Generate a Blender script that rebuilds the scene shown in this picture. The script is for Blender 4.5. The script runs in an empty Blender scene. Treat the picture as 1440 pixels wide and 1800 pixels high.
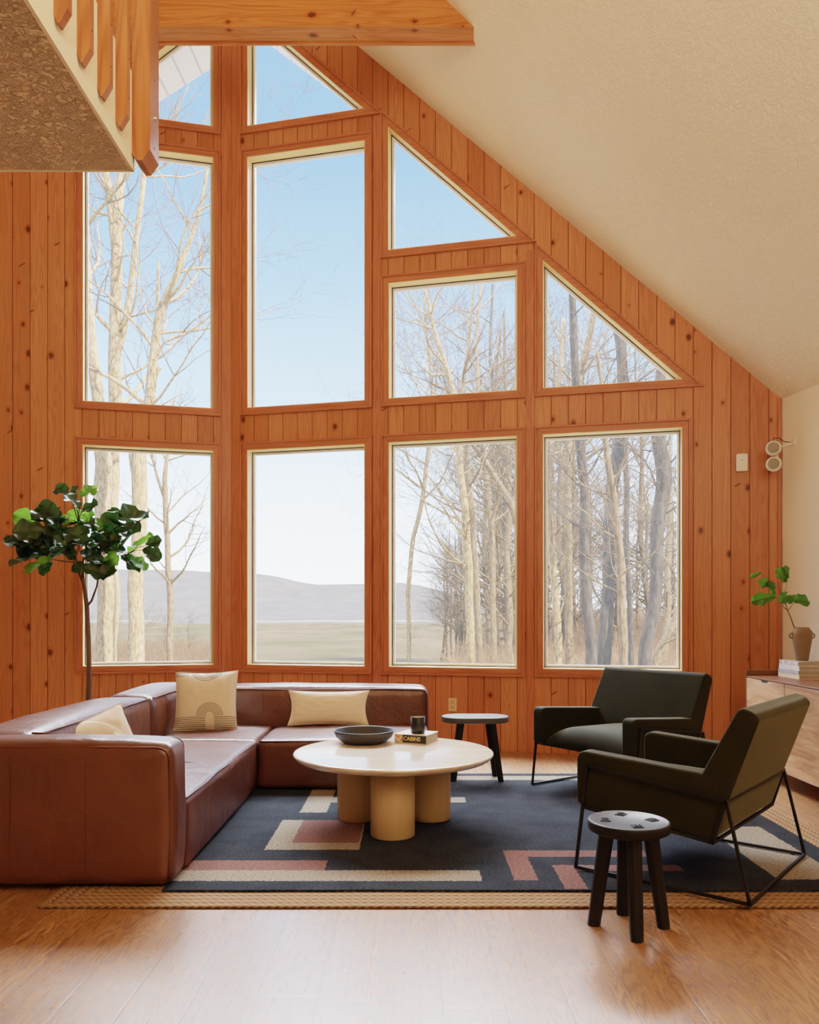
import bpy, bmesh, math, random
from mathutils import Vector, Matrix, noise as mnoise
from mathutils.geometry import tessellate_polygon
PI = math.pi
SC = bpy.context.scene
COL = SC.collection
F = 1400.0; EYE = 1.165; HY = 1083.0; CX = 720.0

def at(px, py, D):
    return Vector(((px-CX)/F*D, D, EYE+(HY-py)/F*D))

# ------------------------------------------------------------------ materials
class N:
    def __init__(s, name):
        s.m = bpy.data.materials.new(name); s.m.use_nodes = True
        s.t = s.m.node_tree; s.t.nodes.clear()
        s.out = s.t.nodes.new('ShaderNodeOutputMaterial')
    def n(s, typ, **kw):
        x = s.t.nodes.new(typ)
        for k, v in kw.items(): setattr(x, k, v)
        return x
    def set(s, sock, v):
        if isinstance(v, bpy.types.NodeSocket): s.t.links.new(v, sock)
        elif v is not None:
            if sock.type == 'RGBA' and isinstance(v, (tuple, list)) and len(v) == 3: v = (*v, 1)
            sock.default_value = v
    def math(s, op, a, b=None, c=None):
        x = s.n('ShaderNodeMath', operation=op)
        s.set(x.inputs[0], a)
        if b is not None: s.set(x.inputs[1], b)
        if c is not None: s.set(x.inputs[2], c)
        return x.outputs[0]
    def mix(s, f, a, b, blend='MIX'):
        x = s.n('ShaderNodeMix', data_type='RGBA', blend_type=blend)
        s.set(x.inputs[0], f); s.set(x.inputs[6], a); s.set(x.inputs[7], b)
        return x.outputs[2]
    def rng(s, v, a, b, c=0., d=1.):
        x = s.n('ShaderNodeMapRange'); x.interpolation_type = 'SMOOTHSTEP'
        s.set(x.inputs[0], v); s.set(x.inputs[1], a); s.set(x.inputs[2], b); s.set(x.inputs[3], c); s.set(x.inputs[4], d)
        return x.outputs[0]
    def coord(s, kind='Object'):
        return s.n('ShaderNodeTexCoord').outputs[kind]
    def xyz(s, v):
        x = s.n('ShaderNodeSeparateXYZ'); s.set(x.inputs[0], v); return x.outputs
    def vec(s, a, b, c=0.):
        x = s.n('ShaderNodeCombineXYZ'); s.set(x.inputs[0], a); s.set(x.inputs[1], b); s.set(x.inputs[2], c); return x.outputs[0]
    def noise(s, v, scale=5., det=3., rough=.5, dist=0., out=0):
        x = s.n('ShaderNodeTexNoise'); s.set(x.inputs['Vector'], v); s.set(x.inputs['Scale'], scale)
        x.inputs['Detail'].default_value = det; x.inputs['Roughness'].default_value = rough; x.inputs['Distortion'].default_value = dist
        return x.outputs[out]
    def voro(s, v, scale=5., feature='F1', rnd=1., dims='3D'):
        x = s.n('ShaderNodeTexVoronoi', feature=feature, voronoi_dimensions=dims); s.set(x.inputs['Vector'], v); s.set(x.inputs['Scale'], scale)
        x.inputs['Randomness'].default_value = rnd
        return x.outputs
    def white(s, v):
        x = s.n('ShaderNodeTexWhiteNoise', noise_dimensions='3D'); s.set(x.inputs['Vector'], v); return x.outputs[0]
    def bump(s, h, strength=.3, dist=.01, normal=None):
        x = s.n('ShaderNodeBump'); s.set(x.inputs['Height'], h); x.inputs['Strength'].default_value = strength; x.inputs['Distance'].default_value = dist
        if normal is not None: s.set(x.inputs['Normal'], normal)
        return x.outputs[0]
    def pbr(s, col, rough=.5, bump=None, spec=.5, metal=0., sheen=0., coat=0., **kw):
        p = s.n('ShaderNodeBsdfPrincipled')
        s.set(p.inputs['Base Color'], col); s.set(p.inputs['Roughness'], rough)
        p.inputs['Specular IOR Level'].default_value = spec; p.inputs['Metallic'].default_value = metal
        p.inputs['Sheen Weight'].default_value = sheen; p.inputs['Coat Weight'].default_value = coat
        for k, v in kw.items(): s.set(p.inputs[k.replace('_', ' ')], v)
        if bump is not None: s.t.links.new(bump, p.inputs['Normal'])
        s.t.links.new(p.outputs[0], s.out.inputs[0])
        return p

def simple(name, col, rough=.5, bscale=0, bstr=.1, var=.0, **kw):
    m = N(name); c = m.coord()
    b = None
    if bscale: b = m.bump(m.noise(c, bscale, 4), bstr, .003)
    cc = col
    if var:
        nn = m.noise(c, 6., 4)
        cc = m.mix(nn, tuple(x*(1-var) for x in col), tuple(min(1, x*(1+var)) for x in col))
    m.pbr(cc, rough, b, **kw)
    return m.m

def pine(name, boards=True, along='Z', c1=(.54,.222,.115), c2=(.38,.136,.066), bw=.143, off=0., knots=True, rough=.38, src='Object', tint=1.0):
    """knotty pine: boards run along local Z (or X / Y), grooves across."""
    m = N(name)
    o = m.xyz(m.coord(src))
    if along == 'Z': a, b, c = o[0], o[2], o[1]
    elif along == 'X': a, b, c = m.math('ADD', o[2], o[1]), o[0], o[1]
    else: a, b, c = o[0], o[1], o[2]
    if boards:
        k = m.math('DIVIDE', m.math('ADD', a, off), bw)
        idx = m.math('FLOOR', k)
        fr = m.math('FRACT', k)
        edge = m.math('MINIMUM', fr, m.math('SUBTRACT', 1., fr))
        groove = m.rng(edge, .008, .035, 1., 0.)
    else:
        idx = 3.0; groove = None
    rnd = m.white(m.vec(idx, 7.3, 1.1)) if boards else .5
    sh = m.math('MULTIPLY', rnd, 13.7)
    v1 = m.vec(m.math('MULTIPLY', a, 38.), m.math('MULTIPLY', m.math('ADD', b, sh), 1.1), c)
    g1 = m.noise(v1, 1., 5, .6, .6)
    v2 = m.vec(m.math('MULTIPLY', a, 7.), m.math('MULTIPLY', m.math('ADD', b, sh), .55), c)
    g2 = m.noise(v2, 1., 2, .5)
    rings = m.math('SINE', m.math('MULTIPLY', m.math('ADD', m.math('MULTIPLY', g2, .42), a), 210.))
    rings = m.math('MULTIPLY_ADD', rings, .5, .5)
    t = m.math('ADD', m.math('MULTIPLY', g1, .75), m.math('MULTIPLY', rings, .25))
    col = m.mix(m.rng(t, .25, .8), tuple(x*tint for x in c1), tuple(x*tint for x in c2))
    if boards:
        col = m.mix(m.math('MULTIPLY', m.math('SUBTRACT', rnd, .3), .75), col, (.29,.078,.030), 'MIX')
        rnd2 = m.white(m.vec(idx, 2.3, 9.1))
        col = m.mix(m.math('MULTIPLY', rnd2, .35), col, (.60,.255,.12), 'MIX')
    if knots:
        kv = m.vec(m.math('ADD', m.math('MULTIPLY', a, 4.4), sh), m.math('MULTIPLY', m.math('ADD', b, sh), 3.0))
        nz = m.noise(m.vec(m.math('MULTIPLY', a, 40.), m.math('MULTIPLY', b, 40.)), 1., 2)
        vo = m.voro(kv, 1.0, dims='2D')
        cr = m.xyz(vo['Color'])
        size = m.math('MULTIPLY', m.rng(cr[0], .35, 1., .0, .080), m.math('ADD', m.math('MULTIPLY', nz, .8), .6))
        d = m.math('SUBTRACT', vo['Distance'], size)
        knot = m.rng(d, -.010, .006, 1., 0.)
        halo = m.math('MULTIPLY', m.rng(d, 0., .10, .55, 0.), m.rng(cr[0], .45, .7, 0., 1.))
        col = m.mix(halo, col, (.30,.055,.010))
        knot = m.math('MULTIPLY', knot, m.rng(cr[0], .40, .5, 0., 1.))
        col = m.mix(m.math('MULTIPLY', knot, .85), col, (.075,.016,.006))
        # spike knots: long slanting dark streaks
        sv = m.vec(m.math('ADD', m.math('MULTIPLY', m.math('ADD', a, m.math('MULTIPLY', b, .35)), 2.3), sh), m.math('MULTIPLY', m.math('SUBTRACT', m.math('ADD', b, sh), m.math('MULTIPLY', a, .6)), 9.0))
        v2_ = m.voro(sv, 1.0, dims='2D'); c2_ = m.xyz(v2_['Color'])
        sp_ = m.math('MULTIPLY', m.rng(m.math('SUBTRACT', v2_['Distance'], m.math('MULTIPLY', nz, .13)), -.01, .03, 1., 0.), m.math('GREATER_THAN', c2_[0], .93))
        col = m.mix(m.math('MULTIPLY', sp_, .75), col, (.12,.028,.010))
    h = g1
    nrm = m.bump(h, .06, .002)
    if boards:
        col = m.mix(m.math('MULTIPLY', groove, .78), col, (.07,.014,.004))
        nrm = m.bump(m.math('SUBTRACT', 1., groove), .6, .004, nrm)
    m.pbr(col, rough, nrm, spec=.35)
    return m.m

M = {}
M['pine_r'] = pine('pine_boards_right', off=.06)
M['pine_l'] = pine('pine_boards_left', off=.02)
M['casing_z'] = pine('pine_casing_upright', boards=False, along='Z', knots=False, c1=(.49,.182,.098), c2=(.37,.118,.060))
M['casing_x'] = pine('pine_casing_level', boards=False, along='X', knots=False, c1=(.49,.180,.096), c2=(.35,.112,.056))
M['jamb'] = simple('jamb_wood', (.92,.70,.38), .45, 60, .1, .12)  # cream lighter than the pine; sunlit reveal brightness put into the colour
M['vinyl'] = simple('window_sash', (.82,.80,.76), .4)
M['gasket'] = simple('window_gasket', (.03,.025,.022), .6)
M['beam'] = pine('beam_timber', boards=False, along='X', knots=True, c1=(.52,.19,.065), c2=(.36,.105,.030))
M['post'] = pine('railing_timber', boards=False, along='Z', knots=False, c1=(.40,.145,.058), c2=(.27,.084,.032), rough=.33)

def plaster(name, c1, c2, s=1.0, bs=.5):
    m = N(name); c = m.coord()
    n1 = m.noise(c, 28*s, 6, .62, 1.2); n2 = m.noise(c, 90*s, 3, .5)
    n3 = m.noise(c, 1.3, 3)
    h = m.math('ADD', m.rng(n1, .42, .62), m.math('MULTIPLY', n2, .25))
    m.pbr(m.mix(n3, c1, c2), .85, m.bump(h, bs, .006), spec=.2)
    return m.m
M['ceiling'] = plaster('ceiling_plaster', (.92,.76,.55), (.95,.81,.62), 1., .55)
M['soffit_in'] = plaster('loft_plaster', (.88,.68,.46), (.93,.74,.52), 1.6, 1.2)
M['cream'] = simple('cream_paint', (.84,.72,.53), .7, 40, .05)
M['wall_cream'] = simple('cream_wall_paint', (.86,.74,.56), .75, 40, .05)

# oak floor --------------------------------------------------
def oak():
    m = N('oak_floor'); o = m.xyz(m.coord()); a, b = o[0], o[1]
    k = m.math('DIVIDE', m.math('ADD', a, .281), .19); idx = m.math('FLOOR', k); fr = m.math('FRACT', k)
    r0 = m.white(m.vec(idx, 3.1, 4.7))
    kb = m.math('DIVIDE', m.math('ADD', b, m.math('MULTIPLY', r0, 9.)), 1.9); ib = m.math('FLOOR', kb); fb = m.math('FRACT', kb)
    rnd = m.white(m.vec(idx, ib, 1.7)); rnd2 = m.white(m.vec(idx, ib, 8.2))
    edge = m.math('MINIMUM', fr, m.math('SUBTRACT', 1., fr)); eb = m.math('MULTIPLY', m.math('MINIMUM', fb, m.math('SUBTRACT', 1., fb)), 10.)
    gap = m.rng(m.math('MINIMUM', edge, eb), .004, .016, 1., 0.)
    sh = m.math('MULTIPLY', rnd, 31.)
    v1 = m.vec(m.math('MULTIPLY', a, 70.), m.math('MULTIPLY', m.math('ADD', b, sh), 1.3), sh)
    g1 = m.noise(v1, 1., 4, .5, .3)
    v2 = m.vec(m.math('MULTIPLY', a, 9.), m.math('MULTIPLY', m.math('ADD', b, sh), 1.3), sh)
    g2 = m.noise(v2, 1., 3, .5, .3)
    ring = m.math('MULTIPLY_ADD', m.math('SINE', m.math('MULTIPLY', g2, 120.)), .5, .5)
    t = m.math('ADD', m.math('MULTIPLY', g1, .55), m.math('MULTIPLY', m.math('POWER', ring, 2.), .45))
    col = m.mix(m.rng(t, .28, .72), (.43,.225,.105), (.17,.070,.026))
    col = m.mix(m.math('MULTIPLY', rnd2, .5), col, (.22,.10,.040))
    vo = m.voro(m.vec(m.math('MULTIPLY', a, 3.), m.math('ADD', m.math('MULTIPLY', b, 1.6), sh)), 1., dims='2D')
    cr = m.xyz(vo['Color'])
    kn = m.math('MULTIPLY', m.rng(vo['Distance'], .01, .035, 1., 0.), m.rng(cr[0], .6, .7))
    col = m.mix(m.math('MULTIPLY', kn, .8), col, (.09,.04,.02))
    col = m.mix(m.math('MULTIPLY', gap, .7), col, (.12,.055,.02))
    nrm = m.bump(m.math('SUBTRACT', 1., gap), .2, .001)
    m.pbr(col, m.math('MULTIPLY_ADD', t, .10, .25), nrm, spec=1., IOR=1.80)
    return m.m
M['oak'] = oak()

def leather():
    m = N('brown_leather'); c = m.coord()
    n1 = m.noise(c, 2.6, 4, .55); v = m.voro(c, 260.)['Distance']
    big = m.noise(c, 5.5, 3, .5, .8)
    col = m.mix(n1, (.130,.040,.024), (.072,.022,.015))
    nrm = m.bump(big, .35, .03); nrm = m.bump(m.noise(m.vec(m.math('MULTIPLY', m.xyz(c)[0], 9.), m.math('MULTIPLY', m.xyz(c)[1], 3.), m.math('MULTIPLY', m.xyz(c)[2], 5.)), 1.3, 3, .5, 1.5), .22, .012, nrm); nrm = m.bump(v, .08, .001, nrm)
    m.pbr(col, m.math('MULTIPLY_ADD', n1, .14, .30), nrm, spec=.8, IOR=1.52)
    return m.m
M['leather'] = leather()
M['piping'] = simple('leather_piping', (.10,.026,.014), .42)
def velvet():
    m = N('olive_velvet'); c = m.coord()
    n1 = m.noise(c, 3.2, 4, .6, .6)
    col = m.mix(n1, (.028,.028,.014), (.014,.014,.008))
    nrm = m.bump(m.noise(c, 300, 2), .15, .001)
    p = m.pbr(col, .78, nrm, spec=.15, sheen=.55)
    p.inputs['Sheen Roughness'].default_value = .30
    p.inputs['Sheen Tint'].default_value = (.62,.56,.36,1)
    return m.m
M['velvet'] = velvet()
M['black_metal'] = simple('black_metal', (.010,.010,.011), .5, metal=.0, spec=.35)
M['black_wood'] = simple('black_stained_wood', (.008,.008,.009), .5, 90, .25, .3, spec=.25)
def stooltop():
    m = N('black_wood_top'); o = m.xyz(m.coord())
    g = m.noise(m.vec(m.math('MULTIPLY', o[0], 8.), m.math('MULTIPLY', o[1], 110.), o[2]), 1., 4, .6, .5)
    col = m.mix(g, (.03,.032,.038), (.075,.078,.085))
    m.pbr(col, m.math('MULTIPLY_ADD', g, .2, .28), m.bump(g, .35, .002), spec=.9)
    return m.m
M['stool_top'] = stooltop()

def jute():
    m = N('braided_jute'); o = m.xyz(m.coord())
    hx, hy = 1.84, 1.3165
    dx = m.math('SUBTRACT', hx, m.math('ABSOLUTE', o[0])); dy = m.math('SUBTRACT', hy, m.math('ABSOLUTE', o[1]))
    d = m.math('MINIMUM', dx, dy)
    lat = m.math('DIVIDE', d, .040); row = m.math('FRACT', lat); rid = m.math('FLOOR', lat)
    rr = m.math('SINE', m.math('MULTIPLY', row, PI))
    isx = m.math('LESS_THAN', dx, dy)
    along = m.math('ADD', m.math('MULTIPLY', isx, o[1]), m.math('MULTIPLY', m.math('SUBTRACT', 1., isx), o[0]))
    sg = m.math('SUBTRACT', m.math('MULTIPLY', m.math('LESS_THAN', row, .5), 2.), 1.)
    br = m.math('SINE', m.math('ADD', m.math('MULTIPLY', along, 2*PI/.034), m.math('MULTIPLY', m.math('ABSOLUTE', m.math('SUBTRACT', row, .5)), 11.)))
    br = m.math('MULTIPLY_ADD', br, .5, .5)
    h = m.math('ADD', m.math('MULTIPLY', m.math('POWER', rr, .5), .55), m.math('MULTIPLY', br, .45))
    nn = m.noise(m.coord(), 260., 3, .7)
    t = m.math('ADD', m.math('MULTIPLY', h, .45), m.math('MULTIPLY', nn, .55))
    col = m.mix(m.rng(t, .25, .85), (.10,.052,.027), (.50,.31,.18))
    m.pbr(col, .85, m.bump(t, .9, .008), spec=.15)
    return m.m
M['jute'] = jute()

def navy_rug():
    m = N('woven_navy_rug'); o = m.xyz(m.coord('Object'))
    # local coordinates = room X, Y (object origin at room origin offset)
    nz = m.noise(m.coord(), 55., 3); jit = m.math('MULTIPLY', m.math('SUBTRACT', nz, .5), .022)
    X = m.math('ADD', o[0], jit); Y = m.math('ADD', o[1], jit)
    def rect(x0, x1, y0, y1):
        a = m.math('MULTIPLY', m.math('GREATER_THAN', X, x0), m.math('LESS_THAN', X, x1))
        b = m.math('MULTIPLY', m.math('GREATER_THAN', Y, y0), m.math('LESS_THAN', Y, y1))
        return m.math('MULTIPLY', a, b)
    wv = m.noise(m.vec(m.math('MULTIPLY', o[0], 75.), m.math('MULTIPLY', o[1], 150.), 0.), 1., 4, .75)
    wv2 = m.noise(m.coord(), 7., 3)
    navy = m.mix(m.rng(m.math('ADD', m.math('MULTIPLY', wv, .8), m.math('MULTIPLY', wv2, .2)), .3, .75), (.007,.010,.018), (.060,.070,.086))
    creamc = m.mix(m.rng(wv, .3, .7), (.14,.115,.09), (.44,.38,.31))
    pink = m.mix(m.rng(wv, .3, .7), (.10,.045,.040), (.30,.165,.150))
    col = navy
    cream = [(-1.2,.314,3.44,3.585), (-.712,-.246,3.90,4.47), (-.64,-.484,4.64,5.36), (-.64,.348,4.89,5.03), (.30,1.35,5.56,5.70),
             (1.60,1.90,3.46,4.33), (1.15,1.60,4.75,4.95)]
    pnk = [(-1.2,-.383,3.585,3.73), (-.595,-.255,4.02,4.47), (.455,.56,3.45,3.89), (.455,1.14,3.785,3.89), (.655,.75,3.34,3.66), (.655,1.235,3.575,3.66)]
    for r in cream: col = m.mix(rect(*r), col, creamc)
    for r in pnk: col = m.mix(rect(*r), col, pink)
    row = m.math('MULTIPLY_ADD', m.math('SINE', m.math('MULTIPLY', o[1], 2*PI/.016)), .5, .5)
    h = m.math('ADD', m.math('MULTIPLY', row, .35), wv)
    m.pbr(col, .9, m.bump(h, .9, .005), spec=.12)
    return m.m
M['navy'] = navy_rug()

def travertine():
    m = N('travertine'); c = m.coord(); o = m.xyz(c)
    n = m.noise(m.vec(m.math('MULTIPLY', o[0], 3.), m.math('MULTIPLY', o[1], 22.), o[2]), 1., 5, .6, .8)
    n2 = m.noise(c, 90., 3, .6)
    col = m.mix(m.rng(n, .3, .7), (.90,.80,.66), (.78,.64,.48))
    col = m.mix(m.math('MULTIPLY', m.rng(n2, .62, .72), .4), col, (.42,.29,.18))
    m.pbr(col, .12, None, spec=1.0, IOR=2.3)
    return m.m
M['travertine'] = travertine()
M['travertine_leg'] = (lambda: (lambda m: (m.pbr(m.mix(m.noise(m.vec(m.math('MULTIPLY', m.xyz(m.coord())[0], 30.), m.math('MULTIPLY', m.xyz(m.coord())[1], 30.), m.math('MULTIPLY', m.xyz(m.coord())[2], 1.5)), 1., 4), (.62,.45,.27), (.50,.34,.19)), .42, spec=.4), m.m)[1])(N('honey_pedestal')))()
M['bowl'] = simple('matt_charcoal_ceramic', (.030,.030,.031), .45, 200, .1)
M['smoked'] = simple('smoked_glass', (.016,.014,.013), .35, spec=.4)
M['amber'] = simple('amber_glow_wax', (.95,.45,.10), .4)  # light glowing through the glass, painted as strong amber

def linen(name, c1, c2, pattern=None, rib=0):
    m = N(name); c = m.coord(); o = m.xyz(c)
    w = m.noise(c, 320., 2, .6)
    col = m.mix(w, c1, c2); h = w
    if rib:
        st = m.math('MULTIPLY_ADD', m.math('SINE', m.math('MULTIPLY', o[2], 2*PI/rib)), .5, .5)
        col = m.mix(m.math('MULTIPLY', st, .28), col, tuple(x*.62 for x in c1)); h = m.math('ADD', w, st)
    if pattern == 'arch':
        x, z = o[0], o[2]
        def ring(cx, cz, r0, r1, n, sx=1.):
            dx = m.math('MULTIPLY', m.math('SUBTRACT', x, cx), sx); dz = m.math('SUBTRACT', z, cz)
            r = m.math('SQRT', m.math('ADD', m.math('MULTIPLY', dx, dx), m.math('MULTIPLY', dz, dz)))
            k = m.math('FRACT', m.math('MULTIPLY', m.math('SUBTRACT', r, r0), n/(r1-r0)))
            return m.math('MULTIPLY', m.math('LESS_THAN', k, .36), m.math('MULTIPLY', m.math('GREATER_THAN', r, r0), m.math('LESS_THAN', r, r1))), r
        base = -.115
        a1, r1 = ring(.035, base, .030, .098, 6)
        a1 = m.math('MULTIPLY', a1, m.math('GREATER_THAN', z, base))
        lines = m.math('LESS_THAN', m.math('FRACT', m.math('MULTIPLY', z, 1/.0125)), .36)
        inner = m.math('GREATER_THAN', m.math('ABSOLUTE', m.math('SUBTRACT', x, .035)), .030)
        lines = m.math('MULTIPLY', m.math('MULTIPLY', lines, m.math('LESS_THAN', z, base)), inner)
        a2, r2 = ring(.055, .235, .025, .085, 6)
        a3, r3 = ring(.0, .25, .085, .125, 3)
        tl = m.math('MULTIPLY', m.math('LESS_THAN', m.math('FRACT', m.math('MULTIPLY', z, 1/.0125)), .36), m.math('MULTIPLY', m.math('GREATER_THAN', z, .17), m.math('LESS_THAN', x, -.12)))
        msk = m.math('MINIMUM', 1., m.math('ADD', m.math('ADD', a1, lines), m.math('ADD', m.math('ADD', a2, a3), tl)))
        col = m.mix(m.math('MULTIPLY', msk, .88), col, (.035,.03,.03))
    if pattern == 'curve':
        x, z = o[0], o[2]
        dx = m.math('ADD', x, .16); dz = m.math('ADD', z, .12)
        r = m.math('SQRT', m.math('ADD', m.math('MULTIPLY', dx, dx), m.math('MULTIPLY', dz, dz)))
        k = m.math('FRACT', m.math('MULTIPLY', r, 1/.15))
        col = m.mix(m.math('MULTIPLY', m.math('LESS_THAN', k, .07), .8), col, (.85,.78,.66))
    m.pbr(col, .88, m.bump(h, .3, .002), spec=.15, sheen=.3)
    return m.m
M['linen_arch'] = linen('cream_linen_arches', (.68,.56,.43), (.84,.73,.59), 'arch')
M['linen_rib'] = linen('cream_ribbed_cotton', (.88,.74,.58), (.96,.86,.72), None, .011)
M['linen_curve'] = linen('tan_linen_curves', (.58,.42,.27), (.72,.55,.38), 'curve')
M['linen_plain'] = linen('plain_cream_linen', (.76,.66,.52), (.86,.77,.63))

def leafmat(name, c1, c2, trans=.35):
    m = N(name); c = m.coord()
    n = m.noise(c, 9., 3)
    col = m.mix(m.rng(n, .35, .65), c1, c2)
    p = m.pbr(col, .38, m.bump(m.noise(c, 35., 3), .3, .003), spec=.5)
    tr = m.n('ShaderNodeBsdfTranslucent'); m.set(tr.inputs[0], tuple(min(1, x*2.6) for x in c2))
    mx = m.n('ShaderNodeMixShader'); mx.inputs[0].default_value = trans
    m.t.links.new(p.outputs[0], mx.inputs[1]); m.t.links.new(tr.outputs[0], mx.inputs[2]); m.t.links.new(mx.outputs[0], m.out.inputs[0])
    return m.m
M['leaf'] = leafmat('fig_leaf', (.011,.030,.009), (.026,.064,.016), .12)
M['leaf_bright'] = leafmat('fig_leaf_sunlit', (.04,.11,.015), (.09,.20,.025), .4)  # brighter copy of the fig leaf, lit look painted into the green
M['leaf_b'] = leafmat('branch_leaf', (.025,.075,.010), (.06,.145,.016), .3)
M['twig'] = simple('fig_bark', (.12,.075,.05), .7, 120, .4, .3)
M['wicker'] = simple('woven_basket', (.42,.28,.15), .8, 150, .8, .3)
M['soil'] = simple('potting_soil', (.03,.02,.014), .95)

def sideboard_wood():
    m = N('pale_walnut'); c = m.coord(); o = m.xyz(c)
    g = m.noise(m.vec(m.math('MULTIPLY', o[0], 14.), m.math('MULTIPLY', o[1], 2.2), m.math('MULTIPLY', o[2], 14.)), 1., 5, .62, 1.2)
    g2 = m.noise(m.vec(m.math('MULTIPLY', o[0], 40.), m.math('MULTIPLY', o[1], 3.), m.math('MULTIPLY', o[2], 70.)), 1., 4, .6)
    col = m.mix(m.rng(g, .3, .72), (.66,.42,.25), (.32,.155,.075))
    col = m.mix(m.math('MULTIPLY', g2, .35), col, (.30,.15,.07))
    m.pbr(col, .4, m.bump(g2, .08, .002), spec=.4)
    return m.m
M['walnut'] = sideboard_wood()
M['walnut_dark'] = simple('dark_walnut', (.17,.070,.032), .38, 70, .1, .3)
M['slot'] = simple('dark_slot', (.01,.008,.006), .8)
M['clay'] = (lambda m: (m.pbr(m.mix(m.noise(m.coord(), 14., 4), (.20,.135,.085), (.29,.20,.13)), .85, m.bump(m.math('SINE', m.math('MULTIPLY', m.xyz(m.coord())[2], 900.)), .35, .0015), spec=.2), m.m)[1])(N('ribbed_clay'))
M['white_plastic'] = simple('white_plastic', (.78,.74,.67), .45)
M['almond'] = simple('almond_plastic', (.70,.50,.28), .45)
M['grille'] = simple('speaker_grille', (.30,.25,.20), .6, 900, .6)
M['black_gloss'] = simple('black_gloss_beads', (.012,.012,.014), .12, spec=.8)
M['paper'] = (lambda m: (m.pbr(m.mix(m.math('FRACT', m.math('MULTIPLY', m.xyz(m.coord())[2], 420.)), (.36,.29,.22), (.50,.42,.33)), .8), m.m)[1])(N('page_edges'))  # shade on the camera-facing page ends put into this darker paper tone
def cover(name, a, b=None, scale=40):
    m = N(name); c = m.coord()
    col = a if b is None else m.mix(m.rng(m.noise(c, scale, 3), .42, .58), a, b)
    m.pbr(col, .4); return m.m
M['soffit_out'] = None
def beadboard():
    m = N('white_beadboard'); o = m.xyz(m.coord())
    fr = m.math('FRACT', m.math('DIVIDE', o[0], .16))
    e = m.math('MINIMUM', fr, m.math('SUBTRACT', 1., fr))
    g = m.rng(e, .03, .07, 1., 0.)
    m.pbr(m.mix(m.math('MULTIPLY', g, .65), (.90,.88,.86), (.35,.30,.28)), .6, m.bump(m.math('SUBTRACT', 1., g), .4, .01)); return m.m
M['soffit_out'] = beadboard()

def glass():
    m = N('window_glass')
    t = m.n('ShaderNodeBsdfTransparent'); t.inputs[0].default_value = (.985,.99,.985,1)
    g = m.n('ShaderNodeBsdfGlossy'); g.inputs['Roughness'].default_value = .02
    fr = m.n('ShaderNodeFresnel'); fr.inputs[0].default_value = 1.14
    mx = m.n('ShaderNodeMixShader'); m.t.links.new(fr.outputs[0], mx.inputs[0])
    m.t.links.new(t.outputs[0], mx.inputs[1]); m.t.links.new(g.outputs[0], mx.inputs[2]); m.t.links.new(mx.outputs[0], m.out.inputs[0])
    return m.m
M['glass'] = glass()

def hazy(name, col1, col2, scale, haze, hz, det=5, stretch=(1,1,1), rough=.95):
    """sunlit outdoor surface with air haze painted in: part diffuse, part emission"""
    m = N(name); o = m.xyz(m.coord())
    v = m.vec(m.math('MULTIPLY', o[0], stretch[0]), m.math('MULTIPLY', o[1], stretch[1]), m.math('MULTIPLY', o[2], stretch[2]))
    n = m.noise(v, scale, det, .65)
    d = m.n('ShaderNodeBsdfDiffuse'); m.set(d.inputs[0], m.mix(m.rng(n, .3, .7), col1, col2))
    e = m.n('ShaderNodeEmission'); e.inputs[0].default_value = (*haze, 1); e.inputs[1].default_value = 1.  # emission stands in for aerial haze, painted into the material
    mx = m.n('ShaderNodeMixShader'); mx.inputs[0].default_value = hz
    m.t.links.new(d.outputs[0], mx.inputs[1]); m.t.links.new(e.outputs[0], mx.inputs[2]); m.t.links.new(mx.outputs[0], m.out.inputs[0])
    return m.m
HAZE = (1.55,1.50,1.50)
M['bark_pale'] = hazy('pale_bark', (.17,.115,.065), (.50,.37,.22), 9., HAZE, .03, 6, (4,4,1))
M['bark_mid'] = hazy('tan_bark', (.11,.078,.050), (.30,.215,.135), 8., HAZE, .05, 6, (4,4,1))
M['bark_shaded'] = hazy('shaded_bark', (.045,.040,.036), (.12,.10,.085), 6., (1.2,1.2,1.25), .10, 6, (4,4,1))  # shade from neighbouring trees painted in as a dark albedo
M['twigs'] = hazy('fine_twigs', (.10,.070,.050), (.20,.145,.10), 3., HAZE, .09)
M['brush'] = hazy('dry_brush', (.24,.135,.075), (.42,.25,.145), 2., HAZE, .08)

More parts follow.
